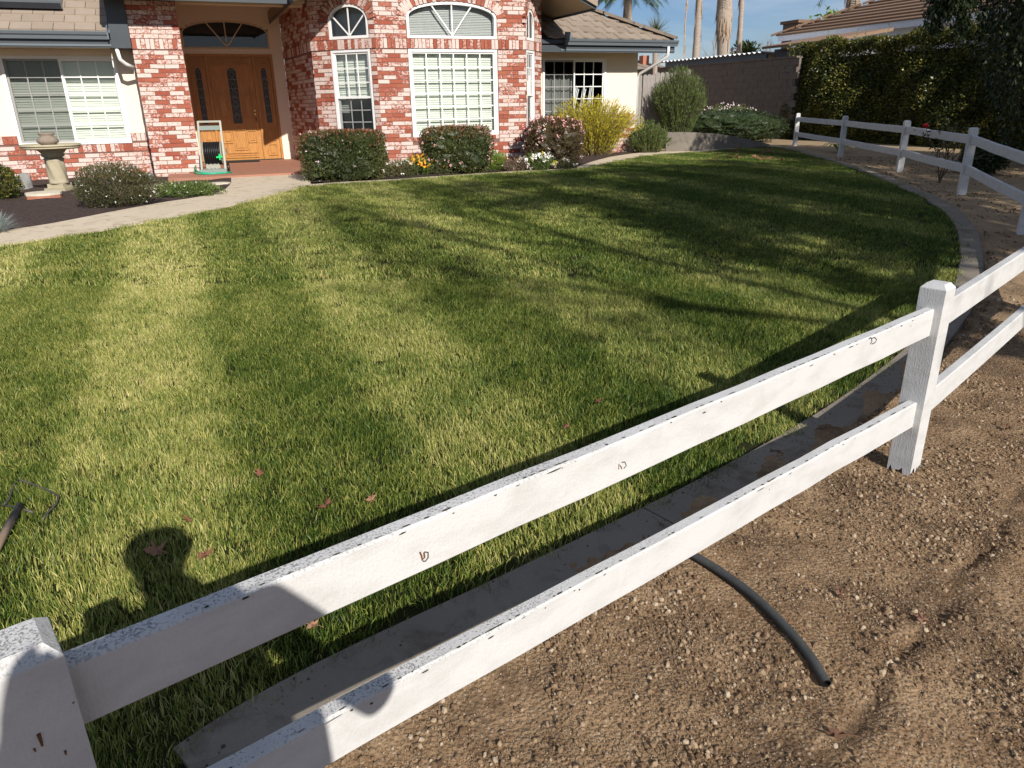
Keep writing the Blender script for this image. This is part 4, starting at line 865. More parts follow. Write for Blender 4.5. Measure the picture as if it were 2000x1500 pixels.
mb = MB(); mb.box(7.75, 11.22, nR, nR+.025, 2.60, 2.74); mb.build('fascia', M['navy'], rr); mb = MB(); mb.box(8.2, 11.18, nR-.014, nR-.003, 2.632, 2.668); mb.build('drip_trim', M['gutter'], rr)
mb = MB(); mb.box(7.75, 11.20, nR+.026, .598, 2.66, 2.69); mb.build('soffit', M['soffit'], rr)
mb = MB(); mb.box(8.30, 8.42, nR-.1, nR-.02, zR, zR+.13); mb.build('flashing_end', M['gutter'], rr)
mb = MB(); mb.tube([(11.02, nR-.04, 2.74), (11.02, nR-.04, 2.55), (10.9, .2, 2.38), (10.68, .57, 2.18), (10.655, .64, 2.1), (10.655, .64, .4)], .034, 8); mb.build('downspout', M['white'], gr_, smooth=True)
# door mat
mbm = MB(); mbm.box(-.36, .36, -.22, .22, 0, .014); p = hw(1.35, 2.6, PZ+.001); dm = mbm.build('door_mat', M['mat']); dm.location = p; dm.rotation_euler = (0, 0, YAW); setp(dm, 'thin black door mat lying before the oak door', 'mat')

# ================================================================ WHITE FENCE
def rz(p, x, y, z):  # ray through pixel at height z
    d = ray(x, y); return CAM+d*((z-H)/d.z)
P6 = Vector((1.715, 2.89, 0)); P7 = Vector((-.71, .84, 0))
rA = rz(0, 1868, 553, .76); rB = rz(0, 2000, 468, .80); d65 = (rB-rA); d65.z = 0; d65.normalize()
posts = []
for (bx, by), (tx, ty) in (((1552, 285), (1556, 221)), ((1641, 306), (1654, 226)), ((1756, 336), (1769, 235)), ((1877, 381), (1898, 249)), ((1996, 458), (2014, 300))):
    b = gp(bx, by); posts.append((Vector((b.x, b.y, 0)), at_y(tx, ty, b.y).z))
P5 = posts[4][0]; posts[4] = (P5, gz(P5.y)+.87)
P5b = P6+d65*3.0
if (P5-P5b).length > 4.2: P5b = P6.lerp(P5, .5)+Vector((.25, -.2, 0))
posts += [(P5b, gz(P5b.y)+.86), (P6, .862), (P7, .868)]
P8 = P7+(P7-P6).normalized()*3.1; posts.append((P8, .88))
fence = empty('white_fence', (P6.x, P6.y, 0), label='white painted two rail wooden fence curving round the lawn', cat='fence'); FO = Vector((P6.x, P6.y, 0))
def post_mesh(i, p, top):
    if i in (6, 7, 8): d = (P6-P7).normalized()
    else:
        a = posts[max(i-1, 0)][0]; b = posts[min(i+1, len(posts)-1)][0]; d = (a-b).normalized()
    n = Vector((-d.y, d.x, 0)); hs = .049 if i != 7 else .054; g = gz(p.y); mb = MB(); rg = random.Random(i); K = 8 if i == 6 else 3
    ring = []
    for a, b in ((d, n), (n, -d), (-d, -n), (-n, d)):
        for k in range(K): t = -1+2*k/K; ring.append(a*hs+b*(hs*t))
    m_ = len(ring); rows = []
    rag = [(rg.uniform(-.03, -.005) if i != 6 else (rg.choice([-.02, -.01, .0, .012, .03, .045])-.01)) for _ in ring]
    o = p-FO
    rows.append([o+r+Vector((0, 0, g+rag[k])) for k, r in enumerate(ring)])
    for z, s in ((g+.09, 1), (top-.022, 1), (top-.018, .98), (top, .66)): rows.append([o+r*s+Vector((0, 0, z)) for r in ring])
    vs = [v for r in rows for v in r]; fs = [(a*m_+k, a*m_+(k+1) % m_, (a+1)*m_+(k+1) % m_, (a+1)*m_+k) for a in range(len(rows)-1) for k in range(m_)]
    fs.append(tuple((len(rows)-1)*m_+k for k in range(m_))); mb.add(vs, fs); o_ = mb.build('post', M['fence'], fence)
    c = MB(); c.obox(o+Vector((0, 0, g)), d, n, (0, 0, 1), hs*.88, hs*.88, .10); c.build('post_core', M['rawwood'], o_)
for i, (p, t) in enumerate(posts): post_mesh(i, p, t)
RAILS = {}
def rail(i, j, za, zb, th=.042, hh=.115, trim=.0):
    a, b = posts[i][0]-FO, posts[j][0]-FO; d = (b-a).normalized(); s = Vector((-d.y, d.x, 0)); L_ = (b-a).length; mb = MB(); n = 14; rg = random.Random(i*7+j+int(za*100)); c = .005
    sec = [(-th/2, -hh+c), (-th/2+c, -hh), (th/2-c, -hh), (th/2, -hh+c), (th/2, -c), (th/2-c, 0), (-th/2+c, 0), (-th/2, -c)]; vs = []
    for k in range(n+1):
        t = k/n; q = a+d*(.045+(L_-.09)*t); z = za+(zb-za)*t-.006*math.sin(math.pi*t); w_ = rg.uniform(-.0015, .0015)
        for x, y in sec: vs.append(q+s*(x+w_)+Vector((0, 0, z+y+w_)))
    fs = [(k*8+m_, k*8+(m_+1) % 8, (k+1)*8+(m_+1) % 8, (k+1)*8+m_) for k in range(n) for m_ in range(8)]+[tuple(range(7, -1, -1)), tuple(n*8+m_ for m_ in range(8))]
    mb.add(vs, fs); o = mb.build('rail', M['fence'], fence); RAILS[(i, j, za > .55)] = o; return o
for i in range(0, 5):
    for hgt in (.095, .475):
        rail(i, i+1, posts[i][1]-hgt, posts[i+1][1]-hgt)
rail(5, 6, posts[5][1]-.10, .765); rail(5, 6, posts[5][1]-.50, .365)
r_top = rail(7, 6, .805, .762); r_low = rail(7, 6, .468, .362); rail(8, 7, .80, .80); rail(8, 7, .47, .47)
def chips(za, zb, n, seed, par, name='paint_chips'):
    rg = random.Random(seed); mb = MB(); a = P7-FO; d = (P6-P7).normalized(); L_ = (P6-P7).length; nn_ = Vector((d.y, -d.x, 0))
    for _ in range(n):
        t = rg.uniform(.05, .97); l = rg.uniform(.002, .012)*(2.4 if rg.random() < .15 else 1); hgt = rg.uniform(.0012, .0045); z = za+(zb-za)*t-.006*math.sin(math.pi*t); dz_ = .0045+.03*rg.random()**4; hgt = min(hgt, .0025) if rg.random() < .7 else hgt
        q = a+d*(.045+(L_-.09)*t); f = nn_*.0213; up = rg.random() < .72; pts = []
        for k in range(8):
            an = 2*math.pi*k/8; r = rg.uniform(.6, 1.1); x = math.cos(an)*l*r; y = math.sin(an)*hgt*r
            pts.append(q+d*x+(nn_*(.014-abs(y)*3)+Vector((0, 0, z+.0011)) if up else f+Vector((0, 0, z-dz_-hgt+y))) if not up else q+d*x+nn_*(.0145+y)+Vector((0, 0, z+.0016)))
        mb.add(pts, [tuple(range(8))])
    return mb.build(name, M['mould'], par, kind='stuff')
chips(.805, .762, 85, 1, r_top); chips(.468, .362, 95, 2, r_low)
# curled marks and a nail stain on the near rails, lying on the face towards the camera
rd = (P6-P7).normalized(); rn = Vector((rd.y, -rd.x, 0))
def on_rail(x, y, off=.0215):
    d = ray(x, y); p0 = P7+rn*off; t = (p0-CAM).dot(rn)/d.dot(rn); return CAM+d*t
def mark(pts, r, mat, par, name='mark'):
    mb = MB(); mb.tube([on_rail(x, y)-FO for x, y in pts], r, 5); return mb.build(name, M[mat], par)
mark([(1697, 662), (1701, 659), (1703, 666), (1700, 672)], .0017, 'soot', r_top); mark([(1703, 661), (1708, 659), (1712, 663), (1709, 669), (1703, 672)], .0018, 'soot', r_top)
mark([(1208, 916), (1208, 906), (1213, 912), (1214, 916)], .0018, 'rust', r_top); mark([(1214, 903), (1220, 902), (1223, 909), (1218, 915)], .0017, 'soot', r_top)
mark([(820, 1078), (823, 1085), (825, 1094), (829, 1089), (828, 1079)], .002, 'rust', r_top); mark([(829, 1078), (836, 1079), (836, 1089), (831, 1096), (826, 1096)], .0015, 'soot', r_top)
mb = MB(); q = P7+rn*.0548-FO
def p7pt(x, y):
    d = ray(x, y); p0 = P7+rn*.0546; return CAM+d*((p0-CAM).dot(rn)/d.dot(rn))-FO
for a, b, r in (((75, 1433), (83, 1457), .0028), ((66, 1462), (70, 1468), .0016), ((127, 1466), (129, 1474), .0018), ((143, 1372), (144, 1373), .002)): mb.tube([p7pt(*a), p7pt(*b)], [r, r*.5], 6)
mb.build('nail_stain', M['rust'], fence)

# ================================================================ SMALL THINGS NEAR THE CAMERA
def ground_tube(pts, r, lift=None):
    lift = r if lift is None else lift; P = []
    for x, y in pts: g = gp(x, y); P.append(Vector((g.x, g.y, gz(g.y)+dirt_h(g.x, g.y)+lift)))
    return P
pp = ground_tube([(1285, 1076), (1330, 1093), (1400, 1128), (1470, 1180), (1530, 1240), (1580, 1300), (1612, 1348)], .0145)
pp = [pp[0].lerp(pp[0], 0)]+[a.lerp(b, t) for a, b in zip(pp, pp[1:]) for t in (.33, .66, 1)]; pp = smooth(pp, 2)
root = empty('irrigation_pipe', pp[-1], label='short length of dark grey plastic pipe lying on the gravelly dirt', cat='pipe')
mb = MB(); mb.tube([p-pp[-1] for p in pp], .0145, 12, caps=False); mb.build('tube', M['pipe'], root, smooth=True)
mb = MB(); dd = (pp[-1]-pp[-2]).normalized(); mb.tube([Vector()+dd*.001, Vector()-dd*.05], [.0115, .0115], 12, caps=False); mb.tube([Vector()+dd*.0005, dd*.0006], [.0145, .0115], 12, caps=False); mb.build('bore', M['blackp'], root)
# stirrup hoe
g0 = gp(45, 1012); hz = lambda x, y, l: Vector((*gp(x, y).xy, gz(gp(x, y).y)+l))-Vector((g0.x, g0.y, 0))
root = empty('stirrup_hoe', (g0.x, g0.y, 0), label='stirrup hoe with square iron loop and weathered wooden handle on the grass', cat='hoe')
mb = MB(); loop = [(10, 1003, .035), (22, 995, .038), (32, 966, .042), (44, 956, .044), (75, 968, .046), (112, 983, .044), (120, 990, .042), (114, 1001, .038), (94, 1018, .03), (84, 1028, .022)]
mb.tube([hz(*p) for p in loop], .0045, 7); mb.build('blade_loop', M['iron'], root, smooth=True)
mb = MB(); mb.tube([hz(10, 1003, .036), hz(40, 1010, .042), hz(70, 1020, .04)], .005, 7); mb.build('crossbar', M['iron'], root, smooth=True)
mb = MB(); mb.tube([hz(47, 1012, .06), hz(30, 1042, .055)], [.013, .017], 10); mb.build('socket', M['blackp'], root, smooth=True)
mb = MB(); mb.tube([hz(31, 1040, .055), hz(0, 1098, .05), hz(-60, 1210, .045), hz(-150, 1380, .04)], .016, 10); mb.build('handle', M['handle'], root, smooth=True)
# fallen leaves
def leaf_mesh(seed):
    rg = random.Random(seed); mb = MB(); n = 11; pts = []
    for k in range(n*2):
        a = 2*math.pi*k/(n*2); lobe = abs(math.cos(a*2.5)); r = .25+.75*lobe**1.2 if k % 2 == 0 else .3+.35*lobe; r *= rg.uniform(.8, 1.1)
        pts.append((r*math.cos(a), r*math.sin(a)*.9, .35*r*r*rg.uniform(.2, 1)+.12*math.sin(3*a)))
    mb.add([(0, 0, .02)]+pts, [(0, 1+k, 1+(k+1) % (2*n)) for k in range(2*n)]); mb.tube([(-.1, 0, .03), (-.9, .1, .1), (-1.4, .25, .05)], .03, 4); return mb.mesh('fallen_leaf', M['deadleaf'], fix=False)
lms = [leaf_mesh(i) for i in range(4)]; lmd = []
for q_ in lms: q2 = q_.copy(); q2.materials.clear(); q2.materials.append(M['dryleaf']); lmd.append(q2)
for i, (x, y, s, lab) in enumerate([(640, 1010, .052, 'large red brown leaf lying alone in the sunlit grass'), (310, 1098, .06, 'dull brown lobed leaf lying inside the head shadow on the grass'), (405, 1108, .045, 'bright orange brown leaf at the rim of the head shadow'), (371, 1036, .026, 'little red leaf curled above the head shadow'), (727, 997, .03, 'small crimson leaf beside the large red brown leaf'), (510, 945, .035, 'pinkish leaf half sunk in a bare patch of grass'), (1170, 800, .03, 'brown leaf standing in the shaded grass above the top rail'), (1105, 851, .025, 'tiny red leaf just above the long rail shadow'), (612, 1247, .03, 'reddish leaf in the dark grass between the two rails')]):
    g = gp(x, y); link('fallen_leaf', lms[i % 4], loc=(g.x, g.y, gz(g.y)+.05), rot=(random.uniform(-.4, .4), random.uniform(-.4, .4), random.uniform(0, 6)), scale=(s, s, s), label=lab, cat='leaf')
for i, (x, y, s, lab) in enumerate([(1640, 1165, .045, 'crumpled brown leaf on the dirt beyond the pipe'), (1800, 1222, .05, 'curled red brown leaf lying in the scraped groove'), (1632, 1452, .05, 'torn brown leaf at the near end of the scraped groove'), (1962, 846, .045, 'reddish leaf on the dirt right of the fence post'), (1935, 660, .03, 'red scrap of leaf on the dirt under the right hand rails'), (1290, 1045, .03, 'dark dry leaf beside the curb behind the lower rail')]):
    g = gp(x, y); link('fallen_leaf', lmd[(i+1) % 4], loc=(g.x, g.y, gz(g.y)+float(dirt_h(g.x, g.y))+.008), rot=(random.uniform(-.5, .5), random.uniform(-.3, .3), random.uniform(0, 6)), scale=(s*.9, s*.4, s*1.1), label=lab, cat='leaf')
rg = random.Random(3)
for i in range(34):
    x, y = rg.uniform(1395, 1545), rg.uniform(292, 318); g = gp(x, y); s = rg.uniform(.05, .1)
    if not inside(lawn_poly, g.x, g.y): continue
    link('fallen_leaf', lms[i % 4], loc=(g.x, g.y, gz(g.y)+.055), rot=(rg.uniform(-.4, .4), rg.uniform(-.4, .4), rg.uniform(0, 6)), scale=(s, s, s), label='brown leaf among the litter at the far corner of the lawn', cat='leaf', group='leaf litter at the far corner of the lawn')
# pebbles on the dirt
def rock_mesh(seed, r=1):
    rg = np.random.default_rng(seed); bm = bmesh.new(); bmesh.ops.create_icosphere(bm, subdivisions=1, radius=r)
    sc = rg.uniform(.6, 1.2, 3)
    for v in bm.verts: k = rg.uniform(.75, 1.15); v.co = Vector((v.co.x*sc[0]*k, v.co.y*sc[1]*k, v.co.z*sc[2]*k*.8))
    me = bpy.data.meshes.new('pebble'); bm.to_mesh(me); bm.free(); me.materials.append(M['pebble']); return me
def dirt_pts(n, x0, x1, y0, y1, pw):
    X = RNG.uniform(x0, x1, n*3); Y = RNG.uniform(y0, y1, n*3); k = (np.abs(X) < Y*.8+.9) & ~np_inside(lawn_poly, X, Y); X, Y = X[k], Y[k]
    dd = np.full(X.shape, 9.0)
    for p in curb_in: dd = np.minimum(dd, np.hypot(X-p.x, Y-p.y))
    k = dd > .215; X, Y = X[k], Y[k]
    cl = np.sin(X*4.1+1.7*np.sin(Y*3.3)+.8*np.sin(X*9.7))*np.cos(Y*3.7-X*1.9+.9*np.sin(Y*8.3)); k = RNG.random(len(X)) < (np.clip(.42+.75*cl, .06, 1) if pw > 1.5 else np.clip(.8+.3*cl, .3, 1)); X, Y = X[k][:n], Y[k][:n]
    Z = np.interp(Y, TY, TZ)+dirt_h(X, Y)-.002; S = .0016+.0105*RNG.random(len(X))**pw; return np.c_[X, Y, Z], S
pv = [rock_mesh(i) for i in range(7)]
P_, S_ = dirt_pts(120000, -1.2, 5.5, .5, 5.2, 5.0); gn_scatter('gravel', P_, S_, pv, 'loose tan gravel scattered over the near dirt', 'gravel', rotz=False)
P_, S_ = dirt_pts(170000, -1.2, 5.5, .5, 5.2, 1.0); S_ = .0010+.0017*RNG.random(len(S_)); gn_scatter('grit', P_, S_, pv, 'fine brown grit covering the near dirt', 'grit', rotz=False)
P_, S_ = dirt_pts(16000, 2.5, 9.5, 4.8, 17, 2.6); gn_scatter('gravel', P_, S_*1.6, pv, 'loose tan gravel between the curb and the far fence', 'gravel', rotz=False)
# soil crumbs washed onto the curb
def curb_pts(n):
    X = RNG.uniform(-1, 2.6, n*6); Y = RNG.uniform(.9, 4.4, n*6); k = ~np_inside(lawn_poly, X, Y); X, Y = X[k], Y[k]; dd = np.full(X.shape, 9.0)
    for p in curb_in: dd = np.minimum(dd, np.hypot(X-p.x, Y-p.y))
    cl = np.sin(X*7+2*np.sin(Y*5))+.8*np.sin(X*17-Y*9); k = (dd < .185) & (dd > .01) & (RNG.random(len(X)) < np.clip(.10+.28*(X > .15)+.25*cl, .02, 1)); X, Y = X[k][:n], Y[k][:n]
    return np.c_[X, Y, np.interp(Y, TY, TZ)+.036]
cv = []
for q_ in pv[:4]: q2 = q_.copy(); q2.materials.clear(); q2.materials.append(M['crumb']); cv.append(q2)
P_ = curb_pts(9000); gn_scatter('soil_crumbs', P_, .0012+.0055*RNG.random(len(P_))**3, cv, 'dark soil crumbs washed over the concrete curb', 'soil', rotz=False)
# twigs / bark crumbs on the dirt
def crumb(seed):
    rg = random.Random(seed); mb = MB(); mb.tube([(0, 0, 0), (rg.uniform(.3, .6), rg.uniform(-.2, .2), .1), (1, rg.uniform(-.3, .3), 0)], [.05, .06, .03], 4); return mb.mesh('twig', M['rawwood'])
P_, S_ = dirt_pts(2600, -1.2, 5.5, .5, 5.2, 2.0); gn_scatter('twigs', P_+np.array([0, 0, .003]), S_*2.4, [crumb(i) for i in range(5)], 'dark twigs and bark crumbs lying on the dirt', 'twigs')

# ================================================================ PLANTS
def leaf_quads(P, D, ln, wd, seed=0, flat=0.0):
    """diamond leaves at points P growing along D"""
    rg = np.random.default_rng(seed); n = len(P); D = D/np.linalg.norm(D, axis=1, keepdims=True); rnd = rg.normal(size=(n, 3)); S = np.cross(D, rnd); S /= np.linalg.norm(S, axis=1, keepdims=True); Nn = np.cross(S, D)
    ln = ln*rg.uniform(.7, 1.3, (n, 1)); wd = wd*rg.uniform(.7, 1.3, (n, 1))
    V = np.stack([P, P+D*ln*.45+S*wd*.5+Nn*wd*.12, P+D*ln, P+D*ln*.45-S*wd*.5+Nn*wd*.12], 1).reshape(-1, 3)
    Fq = np.arange(n*4).reshape(-1, 4); return V, Fq, np.repeat(rg.random(n), 4)
def sphere_dirs(n, rg):
    d = rg.normal(size=(n, 3)); return d/np.linalg.norm(d, axis=1, keepdims=True)
def lump(d, seed, k=5, amp=.15):
    rg = np.random.default_rng(seed); out = np.zeros(len(d))
    for i in range(k): c = sphere_dirs(1, rg)[0]; out += np.cos(rg.uniform(3, 7)*np.arccos(np.clip(d@c, -1, 1))+rg.uniform(0, 6))
    return 1+amp*out/math.sqrt(k)
def super_pts(n, rx, ry, rz, p, shell, seed, amp=.08):
    rg = np.random.default_rng(seed); d = sphere_dirs(n, rg); f = (np.abs(d)**p).sum(1)**(-1/p); r = f*lump(d, seed+1, 6, amp)*(1-shell*rg.random(n)**1.6)
    return d*r[:, None]*np.array([rx, ry, rz]), d
def foliage(name, P, D, ln, wd, mat, parent, seed, **k):
    V, Fq, A = leaf_quads(P, D, ln, wd, seed); return link(name, np_mesh(name, V, Fq, mat, attr=A), parent, **k)
def stems(parent, pts_list, mat, name='stems'):
    mb = MB()
    for pts, r0, r1 in pts_list: n = len(pts); mb.tube(pts, [r0+(r1-r0)*i/(n-1) for i in range(n)], 5, caps=False)
    return mb.build(name, M[mat], parent, smooth=True)
def base_px(x0, x1, yt, yb, Y=None):
    xm = (x0+x1)/2; b = gp(xm, yb) if Y is None else at_y(xm, yb, Y); 
    if Y is not None: b.z = gz(Y)
    l = at_y(x0, (yt+yb)/2, b.y); r = at_y(x1, (yt+yb)/2, b.y); return b, (r.x-l.x), at_y(xm, yt, b.y).z-b.z
def mound(name, label, cat, x0, x1, yt, yb, mat, n, ln, wd, p=2.6, depth=1.0, shell=.35, amp=.08, flowers=(), Y=None, seed=1, group=None, up=.5, top=None, sink=.1):
    b, W_, Hh = base_px(x0, x1, yt, yb, Y); rx = W_/2; ry = rx*depth; b = Vector((b.x, b.y+ry*.85, gz(b.y)))
    root = empty(name, b, label=label, cat=cat, group=group); rzv = Hh/2*1.02
    P, D = super_pts(n, rx, ry, rzv, p, shell, seed, amp); P[:, 2] += Hh/2-sink*.2; P = P[P[:, 2] > .02] ; D = D[:len(P)] if False else sphere_dirs(len(P), np.random.default_rng(seed+2)); C0 = np.array([0, 0, Hh/2]); out = P-C0; out /= (np.linalg.norm(out, axis=1, keepdims=True)+1e-6)
    D = D*.9+out*.7+np.array([0, 0, up]); foliage('foliage', P, D, ln, wd, M[mat], root, seed+3)
    rg = np.random.default_rng(seed+4)
    stems(root, [([(0+rg.normal()*.03, rg.normal()*.03, -.02), tuple(np.array([rx, ry, 0])*rg.uniform(-.4, .4, 3)+np.array([0, 0, Hh*.35])), tuple(np.array([rx, ry, 0])*rg.uniform(-.75, .75, 3)+np.array([0, 0, Hh*.75]))], .014, .005) for _ in range(9)], 'bark')
    if p > 2.3:
        bm = bmesh.new(); bmesh.ops.create_icosphere(bm, subdivisions=4, radius=1)
        dv = np.array([tuple(v.co) for v in bm.verts]); f_ = (np.abs(dv)**p).sum(1)**(-1/p)*lump(dv, seed+1, 6, amp)*.84*(1+.05*np.random.default_rng(seed).normal(size=len(dv)))
        for v, d_, f in zip(bm.verts, dv, f_): v.co = Vector((d_[0]*rx*f, d_[1]*ry*f, max(.02, d_[2]*rzv*f+Hh/2)))
        me_ = bpy.data.meshes.new('inner_twigs'); bm.to_mesh(me_); bm.free(); me_.materials.append(M[mat]); link('inner_twigs', me_, root)  # added solid core keeps the wall behind from showing through the leaves
    if top:
        k = P[:, 2]+np.random.default_rng(seed+30).normal(0, Hh*.10, len(P)) > Hh*.80; Pt = P[k]; foliage('new_growth', Pt[::top[1]]+np.array([0, 0, .01]), np.tile([0, 0, 1.], (len(Pt[::top[1]]), 1))+rg.normal(size=(len(Pt[::top[1]]), 3))*.5, ln*1.1, wd, M[top[0]], root, seed+9)
    for fm, fn, fs, zmin in flowers:
        Q, _ = super_pts(fn*3, rx*1.02, ry*1.02, rzv*1.03, p, .04, seed+20+fn, amp); Q[:, 2] += Hh/2; Q = Q[(Q[:, 1] < ry*.3) & (Q[:, 2] > Hh*zmin)][:fn]
        mb = MB(); r2 = random.Random(seed)
        for q in Q:
            for k in range(5):
                a = r2.uniform(0, 6.28); d_ = Vector((math.cos(a)*.8, -.4+r2.uniform(-.5, .3), math.sin(a)*.8)).normalized(); s_ = d_.orthogonal().normalized(); c = Vector(q)+Vector((r2.gauss(0, fs*.4), r2.gauss(0, fs*.3), r2.gauss(0, fs*.4)))
                mb.add([c-s_*fs*.3, c+d_*fs*.5-s_*fs*.35, c+d_*fs, c+d_*fs*.5+s_*fs*.35], [(0, 1, 2, 3)])
        mb.build('flowers', M[fm], root, fix=False)
    return root
CG = 'clipped shrubs under the bay'
mound('clipped_shrub', 'boxy clipped dark green shrub at the porch corner', 'shrub', 588, 746, 258, 357, 'clipped', 11000, .036, .022, 9, .85, .16, .03, [('palepink', 8, .026, .05)], seed=11, group=CG, top=('reddish', 2))
mound('clipped_shrub', 'clipped shrub with pink flowers below the big grid window', 'shrub', 820, 960, 249, 343, 'clipped', 9500, .036, .022, 6, .9, .20, .035, [('pink', 30, .034, .15)], seed=12, group=CG, top=('reddish', 2))
mound('clipped_shrub', 'rounded reddish shrub covered in pink blossom beside the yellow bush', 'shrub', 1026, 1140, 233, 326, 'brownish', 8000, .036, .022, 4.5, .9, .24, .05, [('pink', 44, .045, .55), ('palepink', 26, .034, .1)], seed=13, group=CG, top=('reddish', 2))
# low bed plants
BG = 'low plants along the flower bed'
for i, (x0, x1, yt, yb, mt, n, fl, lab, nm) in enumerate([
  (746, 812, 316, 350, 'olive', 1500, [('whitep', 10, .03, .2)], 'low grey green plant next to the boxy clipped shrub', 'bed_plant'),
  (790, 842, 306, 346, 'soft', 1500, [('orange', 12, .06, .45)], 'low plant with bright orange flowers in the flower bed', 'flowering_plant'),
  (838, 880, 318, 344, 'olive', 900, [('orange', 2, .05, .3)], 'small dull green plant right of the orange flowers', 'bed_plant'),
  (950, 990, 297, 336, 'lime', 1500, [], 'bright lime green tuft below the brick bay', 'bed_plant'),
  (982, 1035, 308, 338, 'drymix', 900, [('palepink', 10, .03, .2)], 'dry brownish plant between the lime tuft and the white daisies', 'bed_plant'),
  (1022, 1082, 303, 337, 'soft', 1700, [('whitep', 26, .05, .4), ('yellowp', 4, .04, .3)], 'daisy plant with white flowers in front of the blossoming shrub', 'flowering_plant'),
  (1078, 1128, 312, 334, 'olive', 900, [('palepink', 12, .035, .2)], 'low grey plant at the bend of the edging strip', 'bed_plant')]):
    mound(nm, lab, 'plant', x0, x1, yt, yb, mt, n, .06, .012, 2.0, .8, .6, .15, fl, seed=40+i, group=BG, up=1.0)
# left bed plants
mound('flowering_bush', 'loose grey green bush dotted with tiny white flowers beside the birdbath', 'bush', 130, 292, 322, 412, 'brushy', 10500, .045, .010, 2.1, .75, .5, .14, [('whitep', 46, .013, .1)], seed=51, up=.8)
mound('ground_cover', 'low sprawling mat of white flowered ground cover in front of the pillar', 'plant', 288, 425, 357, 389, 'soft', 3600, .05, .011, 2.0, .45, .6, .2, [('whitep', 20, .014, .1)], seed=52, up=.5)
mound('leafy_shrub', 'brownish green shrub by the grey boulder at the left wall', 'shrub', -70, 22, 322, 395, 'hedge', 4000, .05, .02, 2.2, .8, .4, .12, seed=53)
# blue fescue tuft
b, W_, Hh = base_px(-45, 45, 388, 458); root = empty('blue_fescue', b, label='spiky blue grey fescue tuft at the corner of the mulch bed', cat='grass tuft'); rg = np.random.default_rng(5); mb = MB()
for i in range(520):
    a = rg.uniform(0, 6.28); t = rg.uniform(.05, 1)**.7; l_ = W_*.62*rg.uniform(.6, 1.1); e_ = Vector((math.cos(a)*math.sin(t*1.35), math.sin(a)*math.sin(t*1.35), math.cos(t*1.35)))*l_; e_.z *= .95; s_ = Vector((-math.sin(a), math.cos(a), 0))*.003; mb.cur = rg.random(); md = e_*.5+Vector((0, 0, l_*.13))
    mb.add([-s_, s_, md+s_*.8, md-s_*.8, e_], [(0, 1, 2, 3), (3, 2, 4)])
mb.build('blades', M['blue'], root, attr=True, fix=False)
# golden spiky shrub: fans of whips with small leaves
def whip_shrub(name, label, x0, x1, yt, yb, mat, nst, seed, lean=.75, leafn=16, ln=.05, wd=.012, depth=.7, Y=None, spread=.35, stem='bark', cat='shrub'):
    b, W_, Hh = base_px(x0, x1, yt, yb, Y); b = Vector((b.x, b.y+W_*.2, gz(b.y))); root = empty(name, b, label=label, cat=cat); rg = np.random.default_rng(seed); P = []; D = []; st = []
    for i in range(nst):
        a = rg.uniform(0, 6.28); k = rg.uniform(0, 1)**.7; ex = math.cos(a)*k*W_*.5; ey = math.sin(a)*k*W_*.5*depth; ez = Hh*math.sqrt(max(.06, 1-(k*lean)**2))*rg.uniform(.72, 1.04); s0 = np.array([ex*spread, ey*spread, 0]); e_ = np.array([ex, ey, ez]); m_ = (s0+e_)/2+np.array([-ex*.12, -ey*.12, Hh*.06])
        pts = [s0, m_, e_]; st.append(([tuple(s0), tuple(m_), tuple(e_)], .004, .0015)); ts = rg.random(leafn)**.75
        for t in ts:
            p = s0*(1-t)**2+2*m_*t*(1-t)+e_*t*t; d_ = (m_-s0)*(1-t)+(e_-m_)*t; P.append(p); D.append(d_/np.linalg.norm(d_)+rg.normal(size=3)*.35)
    foliage('foliage', np.array(P), np.array(D), ln, wd, M[mat], root, seed+1); stems(root, st, stem); return root
whip_shrub('gold_bush', 'bright yellow green feathery bush beside the right wing window', 1056, 1264, 190, 308, 'gold', 800, 61, leafn=18, ln=.08, wd=.015, lean=.78)
whip_shrub('green_bush', 'tall soft green rounded bush beside the grey board fence', 1270, 1382, 133, 288, 'soft', 1300, 62, leafn=26, ln=.09, wd=.011, lean=.70, Y=20.6, spread=.35)
whip_shrub('low_bush', 'low dark green bush spreading at the end of the path', 1222, 1316, 236, 301, 'soft', 420, 63, leafn=20, ln=.06, wd=.014, lean=.95, spread=.5)
whip_shrub('pink_twigs', 'sparse twiggy plant with dull pink leaves against the cream wall', 1184, 1220, 176, 262, 'drymix', 26, 64, leafn=12, ln=.05, wd=.02, Y=19.3, lean=.8)
# bed plants by the low wall and along the block wall
mound('ground_cover', 'dark juniper like ground cover sloping down behind the low wall', 'plant', 1345, 1545, 214, 290, 'dark', 9000, .09, .02, 2.4, .9, .3, .10, Y=22.2, seed=71, up=.1)
mound('flowering_bush', 'pinkish flowering bush along the foot of the block wall', 'bush', 1362, 1490, 206, 262, 'olive', 5000, .07, .02, 2.4, .5, .4, .10, [('palepink', 46, .05, .6)], Y=24.3, seed=72)
